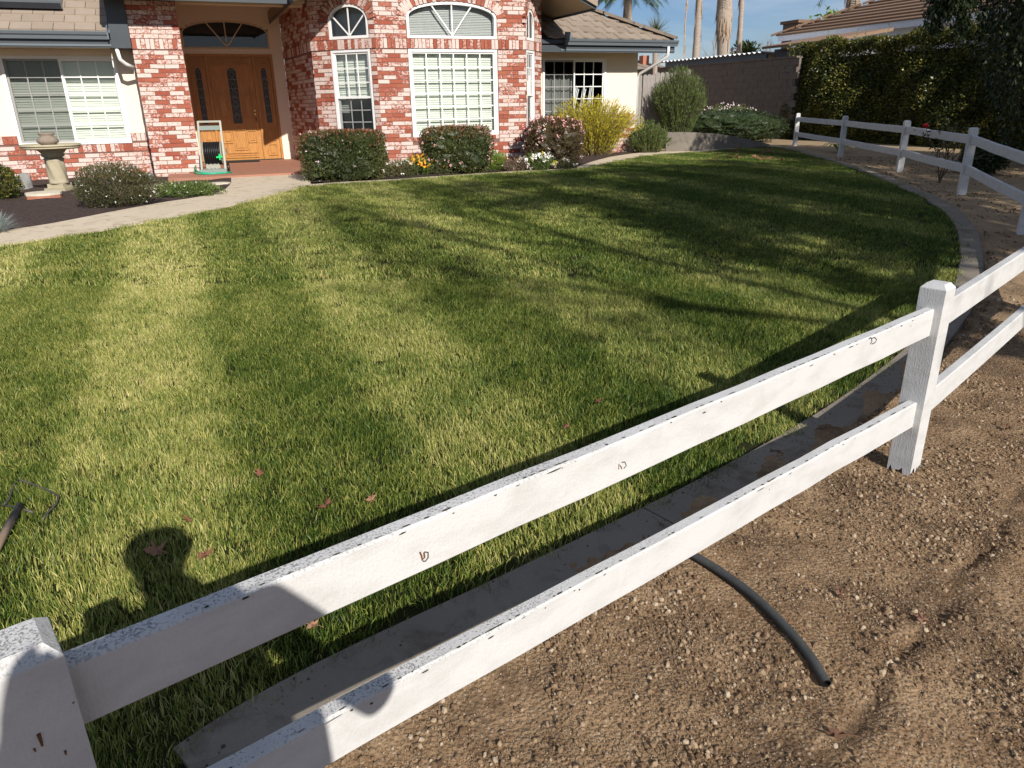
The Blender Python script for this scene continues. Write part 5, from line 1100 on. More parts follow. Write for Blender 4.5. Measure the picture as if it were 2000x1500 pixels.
# strap leaved plant behind the fence
b, W_, Hh = base_px(1618, 1662, 248, 292, 18.4); root = empty('agapanthus', b, label='lime green strap leaved plant behind the far fence rails', cat='plant'); mb = MB(); rg = np.random.default_rng(9)
for i in range(34):
    a = rg.uniform(0, 6.28); l_ = rg.uniform(.35, .6); s_ = Vector((-math.sin(a), math.cos(a), 0))*.014; q = [Vector((math.cos(a)*l_*t, math.sin(a)*l_*t, l_*(1.35*t-1.15*t*t))) for t in (0, .35, .7, 1)]; mb.cur = rg.random()
    mb.add([q[0]-s_, q[0]+s_, q[1]-s_, q[1]+s_, q[2]-s_*.8, q[2]+s_*.8, q[3]], [(0, 1, 3, 2), (2, 3, 5, 4), (4, 5, 6)])
mb.build('leaves', M['lime'], root, attr=True, fix=False)
mound('dark_shrub', 'small dark shrub on the gravel behind the fourth fence post', 'shrub', 1888, 1968, 286, 346, 'dark', 2600, .07, .03, 2.2, .8, .5, .15, Y=12.6, seed=73)
# leafless rose bush with one red bloom
def branchy(root, base, dirv, L0, r0, depth, rg, out, ends, spread=.55, n=3):
    p = Vector(base); pts = [p.copy()]; d = Vector(dirv).normalized()
    for i in range(4): d = (d+Vector((rg.gauss(0, .12), rg.gauss(0, .12), rg.gauss(.02, .08)))).normalized(); p = p+d*(L0/4); pts.append(p.copy())
    out.append((pts, r0, r0*.6))
    if depth == 0: ends.append((p.copy(), d.copy())); return
    for k in range(n):
        o = d.orthogonal().normalized(); o = Matrix.Rotation(rg.uniform(0, 6.28), 3, d) @ o; st = pts[rg.choice([2, 3, 4])] if k else pts[4]
        branchy(root, st, d+o*spread*rg.uniform(.6, 1.3), L0*rg.uniform(.62, .82), r0*.58, depth-1, rg, out, ends, spread, n)
b, W_, Hh = base_px(1802, 1868, 262, 356, 11.6); root = empty('rose_bush', b, label='nearly leafless rose bush with a red bloom in front of the fence', cat='bush'); out = []; ends = []; rg = random.Random(8)
for k in range(5): branchy(root, (0, 0, 0), (rg.uniform(-.35, .35), rg.uniform(-.3, .3), 1), .42, .013, 2, rg, out, ends, .5, 3)
stems(root, out, 'rawwood', 'branches'); P = np.array([e_[0] for e_ in ends for _ in range(7)])+np.random.default_rng(2).normal(0, .05, (len(ends)*7, 3)); foliage('leaves', P, sphere_dirs(len(P), np.random.default_rng(3)), .05, .03, M['dark'], root, 5)
mb = MB(); tp = at_y(1808, 246, b.y)-b; mb.lathe([(0, -.03), (.035, -.015), (.045, .015), (.02, .035), (0, .036)], 9, tp); fl = mb.build('bloom', M['redp'], root); stems(root, [([(0, 0, .4), tuple(tp*.7), tuple(tp)], .006, .004)], 'rawwood', 'bloom_stem')
# weeds at the near post foot
for i, (x, y, lab) in enumerate([(1772, 915, 'weed sprouting from the rotten foot of the near post'), (1340, 1040, 'weed clump in the dirt against the curb')]):
    g = gp(x, y); root = empty('weed', (g.x, g.y, gz(g.y)), label=lab, cat='weed'); rg = np.random.default_rng(i); P = rg.normal(0, .02, (60, 3)); P[:, 2] = np.abs(P[:, 2])*.8; foliage('leaves', P, rg.normal(size=(60, 3))+np.array([0, 0, 1.]), .022, .012, M['soft'], root, i); stems(root, [([(0, 0, -.01), (.005*i, .004, .03)], .002, .001)], 'soft')

# ================================================================ LEFT BED FURNITURE
bb = gp(113, 376); bb = Vector((bb.x, bb.y+.1, gz(bb.y)+.02)); sc_ = 1.0
root = empty('birdbath', bb, label='cast stone birdbath on a twisted column in the mulch bed', cat='birdbath')
topz = at_y(97, 281, bb.y).z-bb.z; K = topz/1.0
mb = MB(); mb.box(-.17, .17, -.17, .17, -.02, .07*K); mb.box(-.13, .13, -.13, .13, .0701*K, .16*K); mb.build('plinth', M['birdbath'], root)
mb = MB(); mb.lathe([(.155, .16*K), (.14, .20*K)]+[(.135, K*(.24+.04*i)) for i in range(11)]+[(.15, .70*K)], 36); vs = []
for (x, y, z) in mb.v:
    a = math.atan2(y, x); r = math.hypot(x, y)*(1+.07*math.sin(6*a+z*14) if .2*K < z < .68*K else 1); vs.append((r*math.cos(a), r*math.sin(a), z))
mb.v = vs; prof = None; mb.build('twisted_column', M['birdbath'], root, smooth=True)
mb = MB(); mb.lathe([(.12, .70*K), (.17, .75*K), (.16, .80*K), (.20, .86*K), (.24, .885*K)], 28); mb.build('neck', M['birdbath'], root, smooth=True)
mb = MB(); mb.lathe([(.20, .885*K), (.40, .895*K), (.43, .92*K), (.415, .94*K), (.44, .965*K), (.43, K), (.38, K*.995), (.30, .96*K), (.05, .945*K)], 40); mb.build('bowl', M['birdbath'], root, smooth=False)
ur = Vector((bb.x-.02, bb.y-.02, bb.z+.948*K)); us = (at_y(92, 258, bb.y).z-at_y(92, 281, bb.y).z)/.2
root = empty('stone_pot', ur, label='small ribbed stone pot standing in the birdbath bowl', cat='pot')
mb = MB(); mb.lathe([(.06, 0), (.10, .02), (.165, .07), (.17, .11), (.13, .16), (.10, .18), (.135, .205), (.135, .235), (.11, .235)], 40, fn=lambda a, z: 1+(.045*math.sin(14*a+z*16) if .02 < z < .17 else 0)); mb.v = [(x*us, y*us, z*us) for x, y, z in mb.v]; mb.build('body', M['urn'], root, smooth=True)
def flat_stone(name, label, x0, x1, yt, yb, th, mat, edge=None):
    c = gp((x0+x1)/2, (yt+yb)/2); l, r = at_y(x0, yb, c.y), at_y(x1, yb, c.y); rx = (r.x-l.x)/2; ry = abs(gp((x0+x1)/2, yt).y-gp((x0+x1)/2, yb-4).y)/2; ry = min(ry, rx); root = empty(name, (c.x, c.y, gz(c.y)), label=label, cat='stone'); rg = random.Random(x0)
    ring = [(math.cos(2*math.pi*k/18)*rx*rg.uniform(.93, 1.03), math.sin(2*math.pi*k/18)*ry*rg.uniform(.93, 1.03)) for k in range(18)]
    mb = MB(); mb.prism([(x*.98, y*.98) for x, y in ring], (0, 0, 0), (1, 0, 0), (0, 1, 0), (0, 0, 1), th*.6); mb.build('edge', M[edge or mat], root); mb = MB(); mb.prism(ring, (0, 0, th*.6+.001), (1, 0, 0), (0, 1, 0), (0, 0, 1), th*.4); mb.build('face', M[mat], root)
flat_stone('stepping_stone', 'round pale stepping stone with red edge at the birdbath foot', 54, 119, 377, 398, .09, 'stone', 'redstone'); flat_stone('stepping_stone', 'pale flat stone behind the ground cover by the path light', 272, 318, 363, 377, .07, 'stone')
flat_stone('stepping_stone', 'pale flat stone lying against the mulch corner near the porch', 405, 450, 358, 366, .04, 'stone')
def boulder(name, label, x0, x1, yt, yb, mat):
    b, W_, Hh = base_px(x0, x1, yt, yb); me = rock_mesh(17); bm = bmesh.new(); bmesh.ops.create_icosphere(bm, subdivisions=4, radius=1); rg = np.random.default_rng(4); cs = [Vector(c) for c in sphere_dirs(9, rg)]
    for v in bm.verts:
        k = 1+sum(.05*math.sin(5*v.co.dot(c)+i) for i, c in enumerate(cs)); v.co = Vector((v.co.x*W_/2*k, v.co.y*W_/2*.8*k, max(-.1, v.co.z)*Hh*k))
    me = bpy.data.meshes.new(name); bm.to_mesh(me); bm.free(); me.materials.append(M[mat]); me.polygons.foreach_set('use_smooth', [True]*len(me.polygons)); link(name, me, loc=(b.x, b.y+.2, gz(b.y)), label=label, cat='boulder')
boulder('boulder', 'grey boulder against the brick dado at the left edge', 16, 52, 342, 372, 'boulder')
lp = gp(296, 361); root = empty('path_light', (lp.x, lp.y, gz(lp.y)), label='small silver path light standing in the mulch by the pillar', cat='path light')
mb = MB(); mb.tube([(0, 0, -.02), (0, 0, .12)], .012, 8); mb.build('stake', M['blackp'], root); mb = MB(); mb.lathe([(.045, .10), (.045, .15), (.03, .155)], 14); mb.build('lens', M['steel'], root); mb = MB(); mb.lathe([(.075, .155), (.06, .18), (.025, .205), (.0, .21)], 16); mb.build('shade', M['steel'], root, smooth=True)
# hose reel cart leaning by the pillar
hb = hw(.63, -.30, PZ-.02); root = empty('hose_reel_cart', hb, YAW-.15, label='beige plastic hose reel cart with black hose drum beside the pillar', cat='hose reel')
mb = MB()
for s in (-1, 1): mb.bar((s*.215, -.12, .06), (s*.20, .26, .96), .035, .04); 
mb.bar((-.20, .26, .955), (.20, .26, .955), .035, .035); mb.build('side_rails', M['plastic'], root)
mb = MB(); mb.box(-.195, .195, .21, .24, .80, .88); mb.build('crosspiece', M['greyplastic'], root)
mb = MB(); mb.box(-.24, .24, -.22, -.02, .02, .10); mb.build('base_tray', M['greyplastic'], root)
mb = MB()
for s in (-.15, .17):
    n = 20; c = Vector((s, .03, .38)); ring = [(math.cos(2*math.pi*k/n)*.22, math.sin(2*math.pi*k/n)*.22) for k in range(n)]
    mb.prism(ring, c, (0, 1, 0), (0, 0, 1), (1, 0, 0), .012)
mb.build('drum_flanges', M['plastic'], root)
mb = MB()
for k in range(9):
    x = -.125+k*.034; mb.tube([(x, .03+.20*math.cos(t), .38+.20*math.sin(t)) for t in np.linspace(0, 6.283, 25)], .018, 6, caps=False)
mb.build('wound_hose', M['blackp'], root, smooth=True)
mb = MB(); mb.bar((.19, .03, .38), (.27, .03, .38), .025, .025); mb.bar((.27, .03, .38), (.27, -.05, .48), .02, .02); mb.build('crank', M['greyplastic'], root)
mb = MB(); mb.bar((.09, -.20, .32), (.20, -.2, .33), .03, .03); mb.bar((.15, -.2, .27), (.15, -.2, .38), .025, .025); mb.build('tap_fitting', M['greentap'], root)
for s in (-1, 1):
    mb = MB(); mb.lathe([(.03, -.02), (.085, -.02), (.09, 0), (.085, .02), (.03, .02)], 18); o = mb.build('wheel', M['blackp'], root); o.location = (s*.245, .10, .10); o.rotation_euler = (0, R(90), 0)
mb = MB(); mb.box(-.14, .12, -.06, -.04, .10, .22); 
for k in range(4): mb.box(-.13+k*.07, -.10+k*.07, -.075, -.061, .11, .21)
mb.build('hose_guide', M['plastic'], root)
hz_ = hw(.50, -.55, 0); root = empty('green_hose', (hz_.x, hz_.y, PZ-.0), YAW, label='green garden hose looped on the ground round the reel cart', cat='hose'); mb = MB()
mb.tube([(-.22, .55, .10), (-.24, .2, .03), (-.15, -.05, .015), (.05, -.12, .013), (.30, -.06, .013), (.42, .05, .013), (.36, .13, .02)], .0135, 7); mb.tube([(-.2, .5, .13), (-.2, .22, .06), (-.12, .02, .03), (.05, -.05, .018), (.25, -.01, .016), (.36, .08, .018)], .0135, 7); mb.build('loops', M['greenhose'], root, smooth=True)

# ================================================================ BACKGROUND
def line_hit(x, a, d):
    """ground-plan point where the vertical plane through pixel column x (at horizon height) meets the line a + d t"""
    r = ray(x, 190); k = r.x/r.y; t = (k*a.y-a.x)/(d.x-k*d.y); return a+d*t
LN = Vector((-sU, cU, 0)); LA = Vector((8.70, 25.0, 0))
# low concrete wall at the far corner
low = smooth(resample([gp(1300, 298), gp(1340, 298), (gp(1395, 294.5)), gp(1450, 289.5), gp(1505, 287)], .2), 2)
mb = MB(); n = len(low); rows = []
for i, p in enumerate(low):
    d = (low[min(i+1, n-1)]-low[max(i-1, 0)]).normalized(); o = Vector((-d.y, d.x, 0)); t = i/(n-1); hgt = .42*(1-t**2)+.06
    q = Vector((p.x, p.y, 0))+o*.02; g = gz(p.y); rows += [(q.x, q.y, g-.1), (q.x, q.y, g+hgt), (q.x+o.x*.14, q.y+o.y*.14, g+hgt), (q.x+o.x*.14, q.y+o.y*.14, g-.1)]
mb.add(rows, [(i*4+j, i*4+j+1, (i+1)*4+j+1, (i+1)*4+j) for i in range(n-1) for j in range(3)]+[(0, 1, 2, 3), tuple((n-1)*4+j for j in (3, 2, 1, 0))]); mb.build('low_wall', M['wallc'], label='low curved concrete wall holding the bed at the far corner', cat='wall')
# block wall
wz = 2.74; bw = empty('block_wall', (LA.x, LA.y, 0), math.atan2(LN.y, LN.x), label='tan concrete block wall behind the far planting', cat='wall')
mb = MB(); mb.box(-.5, 9.0, -.16, -.008, .1, wz-.03); mb.build('mortar_core', M['joint'], bw)
# local x runs along the wall away from camera; local +y faces the garden
u_ = MB(); u_.box(-.195, .195, -.08, .0, -.098, .098); ume = u_.mesh('block', M['block']); h_ = MB(); h_.box(-.095, .095, -.08, 0, -.098, .098); hme2 = h_.mesh('half_block', M['block'])
for r_ in range(12):
    z = wz-.03-.1-r_*.2035; x = -.4+(r_ % 2)*.2
    if z < .3: break
    while x < 8.9: link('block', ume, bw, loc=(x, random.uniform(-.002, .004), z)); x += .4
mb = MB(); mb.box(-.5, 9.0, -.185, .03, wz-.029, wz+.02); mb.build('cap', M['block'], bw)
# hedge along the same line, towards the camera
hl = 15.0; he = empty('tall_hedge', LA+LN*(-.1), math.atan2(-LN.y, -LN.x), label='tall clipped hedge with sunlit gold put into its leaf colour behind the far fence', cat='hedge'); hz0, hz1, hd = .25, 3.12, 1.7
# local x towards the camera, local +y = away from the garden?
side = 1 if (Matrix.Rotation(math.atan2(-LN.y, -LN.x), 3, 'Z') @ Vector((0, 1, 0))).x > 0 else -1
rg = np.random.default_rng(77); n1, n2 = 85000, 34000
xs_ = rg.random(n1)*hl; zs_ = hz0+rg.random(n1)*(hz1-hz0); lumpy = .12*np.sin(xs_*1.3)+.10*np.sin(zs_*2.4+xs_*2.1)+.07*np.sin(xs_*5.3-zs_*4)
P1_ = np.c_[xs_, side*(.32*rg.random(n1)**1.5-lumpy+.62*np.clip((zs_-1.0)/2.1, 0, 1)**1.5), zs_]
xs2 = rg.random(n2)*hl; ys2 = .42+rg.random(n2)*(hd-.42); P2_ = np.c_[xs2, side*ys2, hz1-.02+.07*np.sin(xs2*1.7)+.06*np.sin(xs2*4.1+ys2*5)-.3*rg.random(n2)**1.8]
n3 = 5000; ze = hz0+rg.random(n3)*(hz1-hz0); P3_ = np.c_[-.15+.3*rg.random(n3)**1.5+.08*np.sin(ze*3), side*rg.random(n3)*hd, ze]
PH = np.r_[P1_, P2_, P3_]; DH = sphere_dirs(len(PH), rg)*.9+np.r_[np.tile([0, -side*.7, .35], (n1, 1)), np.tile([0, 0, .8], (n2, 1)), np.tile([-.6, 0, .3], (n3, 1))]
foliage('foliage', PH, DH, .075, .040, M['hedge'], he, 78)
mb = MB()
for k in range(14): x = .6+k*1.05; mb.tube([(x, side*.8, 0), (x+.05, side*.85, 1.2), (x+.1, side*.8, 2.7)], [.05, .04, .015], 6)
mb.build('stems', M['bark'], he)
mb = MB(); mb.box(.35, hl-.2, *sorted((side*.95, side*(hd-.1))), .0, hz1-.42); mb.box(.35, hl-.2, *sorted((side*.42, side*.949)), .0, 1.55); mb.build('inner_twigs', M['dark'], he)  # added solid core in the darker leaf colour fills the hedge
nsp = 26; sp = rg.random(nsp)*hl; st = [([(x, side*y, hz1-.1), (x+rg.normal()*.05, side*y, hz1+.1+.2*rg.random())], .004, .002) for x, y in zip(sp, rg.random(nsp)*1.0)]; stems(he, st, 'bark', 'sprigs')
PS = np.array([np.array(s_[0][0])*(1-t)+np.array(s_[0][1])*t for s_ in st for t in (.4, .6, .8, 1.)]); foliage('sprig_leaves', PS, sphere_dirs(len(PS), rg)+np.array([0, 0, .6]), .08, .04, M['lime'], he, 79)
# weathered board fence beside the house
f0 = line_hit(1248, hw(10.62, 2.0), Vector((cU, sU, 0))); bf = empty('board_fence', (f0.x, f0.y, 0), YAW, label='weathered grey board fence between the house and the green bush', cat='fence')
for k in range(13):
    hgt = 1.86+random.uniform(-.03, .03)+k*.012; w_ = .132; g = MB(); z0 = gz(f0.y)-.02; g.prism([(-w_/2, z0), (w_/2, z0), (w_/2, z0+hgt-.04), (w_/2-.035, z0+hgt), (-w_/2+.035, z0+hgt), (-w_/2, z0+hgt-.04)], (0, 0, 0), (1, 0, 0), (0, 0, 1), (0, 1, 0), .02); o = g.build('board', M['greywood'], bf); o.location = (k*.14-.12, random.uniform(0, .012), 0); o.rotation_euler = (0, random.uniform(-.01, .01), 0)
g = MB(); 
for z in (.6, 1.8): g.box(-.2, 1.7, .035, .075, z, z+.09)
g.build('back_rails', M['greywood'], bf)
# carport with corrugated roof behind the block wall
CA = LA+Vector((cU, sU, 0))*1.3; c0 = line_hit(1488, CA, LN); c1 = line_hit(1292, CA, LN); L_ = (c1-c0).length
cp = empty('carport', c0, math.atan2(LN.y, LN.x), label='carport with white corrugated metal roof behind the block wall', cat='carport')
z0c = at_y(1488, 99, c0.y).z; z1c = at_y(1292, 123, c1.y).z; zr = (z0c+z1c)/2
mb = MB(); n = int(L_/.06); vs = []
for i in range(n+1):
    x = L_*i/n; zz = .035*math.sin(i*math.pi/2.2)
    for y, dz in ((.12, -.0), (-3.2, -.12)): vs += [(x, y, zr+zz+dz), (x, y, zr+zz+dz-.006)]
mb.add(vs, [(i*4, i*4+2, (i+1)*4+2, (i+1)*4) for i in range(n)]+[(i*4+1, (i+1)*4+1, (i+1)*4+3, i*4+3) for i in range(n)]+[(i*4, (i+1)*4, (i+1)*4+1, i*4+1) for i in range(n)]); mb.build('corrugated_roof', M['metalroof'], cp, smooth=False)
mb = MB(); mb.box(.0, L_*.98, -.12, -.02, zr-.22, zr-.05); mb.build('front_beam', M['shedwall'], cp); mb = MB(); mb.box(.0, L_, -3.1, -3.0, 0, zr-.2); mb.build('back_wall', M['navy'], cp)
for k in range(5): g = MB(); g.box(-.05, .05, -.12, -.02, 0, zr-.22); o = g.build('post', M['shedwall'], cp); o.location = (.3+k*(L_-.6)/4, 0, 0)
g = MB(); g.box(L_*.45, L_*.9, -.6, -.5, 1.2, zr-.25); g.build('side_panel', M['farwhite'], cp)
# lower tan shed between carport and neighbour house
d0_ = line_hit(1545, CA, LN); d1_ = line_hit(1490, CA, LN); ls = empty('low_shed', d0_, math.atan2(LN.y, LN.x), label='low brown roofed shed between the carport and the tall hedge', cat='shed'); Lq = (d1_-d0_).length; zq = at_y(1515, 95, d1_.y).z
mb = MB(); mb.prism([(.25, zq-.02), (-2.4, zq+.35), (-2.4, zq+.45), (.25, zq+.06)], (-1.6, 0, 0), (0, 1, 0), (0, 0, 1), (1, 0, 0), Lq+1.6); mb.build('roof', M['tileN'], ls); mb = MB(); mb.box(-1.6, Lq, -2.2, -.3, 0, zq-.02); mb.build('wall', M['shedwall'], ls)
# neighbour house
NA = Vector((11.35, 32.0, 0)); n0 = line_hit(1509, NA, -LN); zE = at_y(1509, 71, n0.y).z
nh = empty('neighbour_house', n0, math.atan2(-LN.y, -LN.x), label='neighbouring white house with brown tile roof above the hedge', cat='house')
s2 = 1 if (Matrix.Rotation(math.atan2(-LN.y, -LN.x), 3, 'Z') @ Vector((0, 1, 0))).x > 0 else -1
mb = MB(); mb.box(.35, 18, *sorted((s2*.35, s2*8)), 0, zE-.02); mb.build('wall', M['farwhite'], nh); mb = MB(); mb.box(.0, 18, *sorted((s2*.0, s2*.34)), zE-.06, zE-.021); mb.build('soffit', M['farwhite'], nh)
mb = MB(); mb.box(-.02, 18, *sorted((s2*-.03, s2*.0)), zE-.20, zE+.0); mb.build('fascia', M['farwhite'], nh)
rf = bpy.data.objects.new('roof', None); COL.objects.link(rf); rf.parent = nh
for k in range(16):
    y0, y1 = k*.33, (k+1)*.33+.05; z0_, z1_ = zE+.05+k*.33*.42, zE+.03+(k+1)*.33*.42
    g = MB(); a = k*.33-.1; g.hexa([(a, s2*(y0-.06), z0_-.05), (18, s2*(y0-.06), z0_-.05), (18, s2*y1, z1_-.05), (a+.3, s2*y1, z1_-.05), (a, s2*(y0-.06), z0_+.015), (18, s2*(y0-.06), z0_+.015), (18, s2*y1, z1_+.0), (a+.3, s2*y1, z1_)]); g.build('tile_course', M['tileN'], rf)
for k in range(17):
    t = k*.33; g = MB(); g.obox((t-.1, s2*(t-.05), zE+.10+t*.42), Vector((1, s2, .42)).normalized(), Vector((1, -s2, 0)).normalized(), Vector((-.2, -s2*.2, 1)).normalized(), .22, .10, .035); g.build('hip_tile', M['tileN'], rf)
# flat parapet roof behind it
q = at_y(1555, 60, 38); mb = MB(); mb.box(-.1, 1.6, -.2, .8, 0, q.z+.32); g = MB(); g.box(-.2, 1.7, -.3, .9, q.z+.321, q.z+.45); pr = empty('flat_roof_house', (q.x, q.y, 0), YAW, label='grey flat roofed house behind the neighbouring roof', cat='house'); mb.build('wall', M['block'], pr); g.build('parapet', M['tileN'], pr)
# far house with brick chimney seen past the right wing
q = at_y(1268, 136, 44); fh = empty('far_house', (q.x, q.y, 0), .3, label='distant grey roofed house with a brick chimney past the right wing', cat='house')
mb = MB(); mb.box(-3, 3.2, 0, 6, 0, q.z-.05); mb.build('wall', M['block'], fh); mb = MB(); mb.add([(-3.4, -.4, q.z-.08), (1.9, -.4, q.z-.08), (1.9, 6.4, q.z-.08), (-3.4, 6.4, q.z-.08), (-1.2, 3, q.z+.75), (.2, 3, q.z+.75)], [(0, 1, 5, 4), (1, 2, 5), (2, 3, 4, 5), (3, 0, 4), (3, 2, 1, 0)]); rf2 = mb.build('roof', M['tileR'], fh)
mb = MB(); c = at_y(1279, 112, 45)-Vector((q.x, q.y, 0)); mb.box(c.x-.25, c.x+.12, 1.2, 1.7, q.z-.2, c.z+.12); mb.build('chimney', M['redstone'], rf2)

# trees
def palm(name, label, x_base, x_top, Y, ztop, r0, r1, seed, skirt=0, hang=(), nf=26, fl=2.2, bulge=None):
    b = at_y(x_base, 110, Y); t = at_y(x_top, 0, Y); k = (t.x-b.x)/(t.z-b.z); g = gz(Y); bx = b.x-k*(b.z-g); root = empty(name, (bx, Y, g), label=label, cat='palm tree'); rg = random.Random(seed)
    n = 26; pts = [(k*(ztop-g)*i/n, 0, (ztop-g)*i/n) for i in range(n+1)]; rad = []
    for i in range(n+1):
        z = pts[i][2]+g; r = r0+(r1-r0)*i/n; r *= 1+.05*math.sin(i*2.3)
        if bulge: r += bulge[1]*math.exp(-((z-bulge[0])/bulge[2])**2)
        rad.append(r)
    mb = MB(); mb.tube(pts, rad, 14); mb.build('trunk', M['palmbark'], root, smooth=True)
    top = Vector(pts[-1]); mb = MB(); 
    def frond(d, L_, droop, m_):
        q = [top+d*L_*s+Vector((0, 0, -droop*L_*s*s)) for s in (0, .25, .5, .75, 1)]
        for a, b_ in zip(q, q[1:]): 
            for j in range(7):
                p = a.lerp(b_, j/7); sd_ = d.cross(Vector((0, 0, 1))).normalized() if abs(d.z) < .98 else Vector((1, 0, 0))
                for sg in (-1, 1):
                    e_ = p+sd_*sg*.32*L_/2.2+(b_-a).normalized()*.22+Vector((0, 0, -.12)); w_ = (b_-a).normalized()*.022; m_.cur = rg.random(); m_.add([p-w_, p+w_, e_], [(0, 1, 2)])
        m_.tube(q, [.02, .016, .012, .008, .004], 4, caps=False)
    for i in range(nf):
        a = rg.uniform(0, 6.28); el = rg.uniform(-.2, 1.2); d = Vector((math.cos(a)*math.cos(el), math.sin(a)*math.cos(el), math.sin(el))); frond(d, fl*rg.uniform(.8, 1.1), rg.uniform(.25, .6), mb)
    mb.build('crown', M['frond'], root, attr=True, fix=False)
    if skirt:
        mb = MB()
        for i in range(skirt):
            a = rg.uniform(0, 6.28); z = rg.uniform(.55, .98); c = Vector((k*(ztop-g)*z, 0, (ztop-g)*z)); o = Vector((math.cos(a), math.sin(a), 0)); l_ = rg.uniform(.5, 1.0); mb.cur = rg.random(); s_ = Vector((-o.y, o.x, 0))*.05
            p = c+o*(rad[int(z*n)]*.9); e_ = p+o*.08+Vector((0, 0, -l_)); mb.add([p-s_, p+s_, e_+s_*.4, e_-s_*.4], [(0, 1, 2, 3)])
        mb.build('dead_skirt', M['deadfrond'], root, attr=True, fix=False)
    for (hx0, hx1, zb) in hang:
        mb = MB(); A_ = at_y(hx0, 0, Y-.3)-root.location; B_ = at_y(hx1, zb, Y-.3)-root.location; C_ = Vector((A_.x, A_.y, top.z))
        q = [top, top.lerp(C_, .7)+Vector((0, 0, .2)), A_+Vector((0, 0, .6)), A_.lerp(B_, .5)+Vector((-.06, 0, 0)), B_]; mb.tube(q, [.05, .04, .035, .03, .01], 6)
        for j in range(260):
            t_ = rg.random(); i = min(3, int(t_*4)); p = q[i].lerp(q[i+1], t_*4-i); w_ = .2*(1-t_*.7); e_ = p+Vector((rg.gauss(0, w_*.6), rg.gauss(0, w_*.4), -rg.uniform(.2, .5))); s_ = Vector((.018, 0, 0)); mb.cur = rg.random(); mb.add([p-s_, p+s_, e_], [(0, 1, 2)])
        mb.build('hanging_frond', M['deadfrond'], root, attr=True, fix=False)
    return root
palm('palm_tree', 'slender ringed palm with a long dead frond hanging beside it', 1359, 1366, 42, 8.4, .21, .15, 1, 12, [(1343, 1337, 108)])
palm('palm_tree', 'stout palm with bulging fibrous trunk behind the carport', 1412, 1416, 44, 8.6, .31, .30, 2, 140, (), 30, 2.4, (5.6, .13, 1.2))
palm('palm_tree', 'thin bare palm trunk right of the stout palm', 1443, 1449, 46, 9.6, .15, .13, 3, 10)
palm('palm_tree', 'palm with drooping grey green crown behind the right wing roof', 1228, 1226, 30, 5.45, .16, .15, 4, 10, (), 60, 1.35)
palm('palm_tree', 'palm with shaggy trunk rising behind the neighbouring tile roof', 1668, 1668, 40, 7.3, .30, .34, 5, 60, (), 30, 2.0)
q = at_y(1280, 64, 27.5); root = empty('yucca', (q.x, q.y, gz(27.5)), label='spiky yucca head behind the hip of the right roof', cat='plant'); mb = MB(); hz2 = q.z-gz(27.5); mb.tube([(0, 0, 0), (.05, 0, hz2*.6), (0, 0, hz2)], [.1, .09, .08], 8); mb.build('trunk', M['palmbark'], root); rg = random.Random(4); mb = MB()
for i in range(170):
    a = rg.uniform(0, 6.28); el = rg.uniform(-.5, 1.5); d = Vector((math.cos(a)*math.cos(el), math.sin(a)*math.cos(el), math.sin(el)))*rg.uniform(.4, .72); s_ = d.orthogonal().normalized()*.012; o = Vector((0, 0, hz2)); mb.cur = rg.random(); mb.add([o-s_, o+s_, o+d], [(0, 1, 2)])
mb.build('leaves', M['olive'], root, attr=True, fix=False)
q = at_y(1622, 44, 36); root = empty('leafy_plant', (q.x, q.y, gz(36)), label='broad leaved plant poking above the neighbouring roof', cat='plant'); hz2 = q.z-gz(36)-.4; mb = MB(); mb.tube([(0, 0, 0), (0, 0, hz2)], [.1, .08], 7); mb.build('trunk', M['bark'], root); rg2 = np.random.default_rng(6); P = rg2.normal(0, .3, (260, 3)); P[:, 2] = P[:, 2]*.8+hz2+.3; foliage('leaves', P, rg2.normal(size=(260, 3))+np.array([0, 0, .7]), .35, .09, M['lime'], root, 7)
def bare_tree(name, label, x, Y, ztop_px, seed, r0=.09, sp=.45, depth=4):
    b = at_y(x, 150, Y); g = gz(Y); t = at_y(x, ztop_px, Y).z-g; root = empty(name, (b.x, Y, g), label=label, cat='tree'); out = []; ends = []; rg = random.Random(seed); branchy(root, (0, 0, 0), (0, 0, 1), t*.36, r0, depth, rg, out, ends, sp, 3); stems(root, out, 'bareb', 'branches'); return root
bare_tree('bare_tree', 'faint leafless tree between the two palms', 1388, 60, 62, 3, .10, .38); bare_tree('bare_tree', 'leafless twiggy tree left of the neighbouring roof', 1500, 48, 52, 4, .10, .5); bare_tree('bare_tree', 'faint leafless tree seen past the downspout', 1300, 62, 72, 5, .09, .5)
q = at_y(1457, 104, 70); root = empty('far_tree', (q.x, 70, gz(70)), label='small dark evergreen top far beyond the carport', cat='tree'); hz2 = at_y(1457, 84, 70).z-gz(70); mb = MB(); mb.tube([(0, 0, 0), (0, 0, hz2*.8)], [.2, .05], 7); mb.build('trunk', M['bark'], root); P, D = super_pts(1500, 1.0, 1.0, 1.6, 2, .5, 9, .2); P[:, 2] += hz2-1.5; foliage('crown', P, D, .3, .2, M['dark'], root, 10)
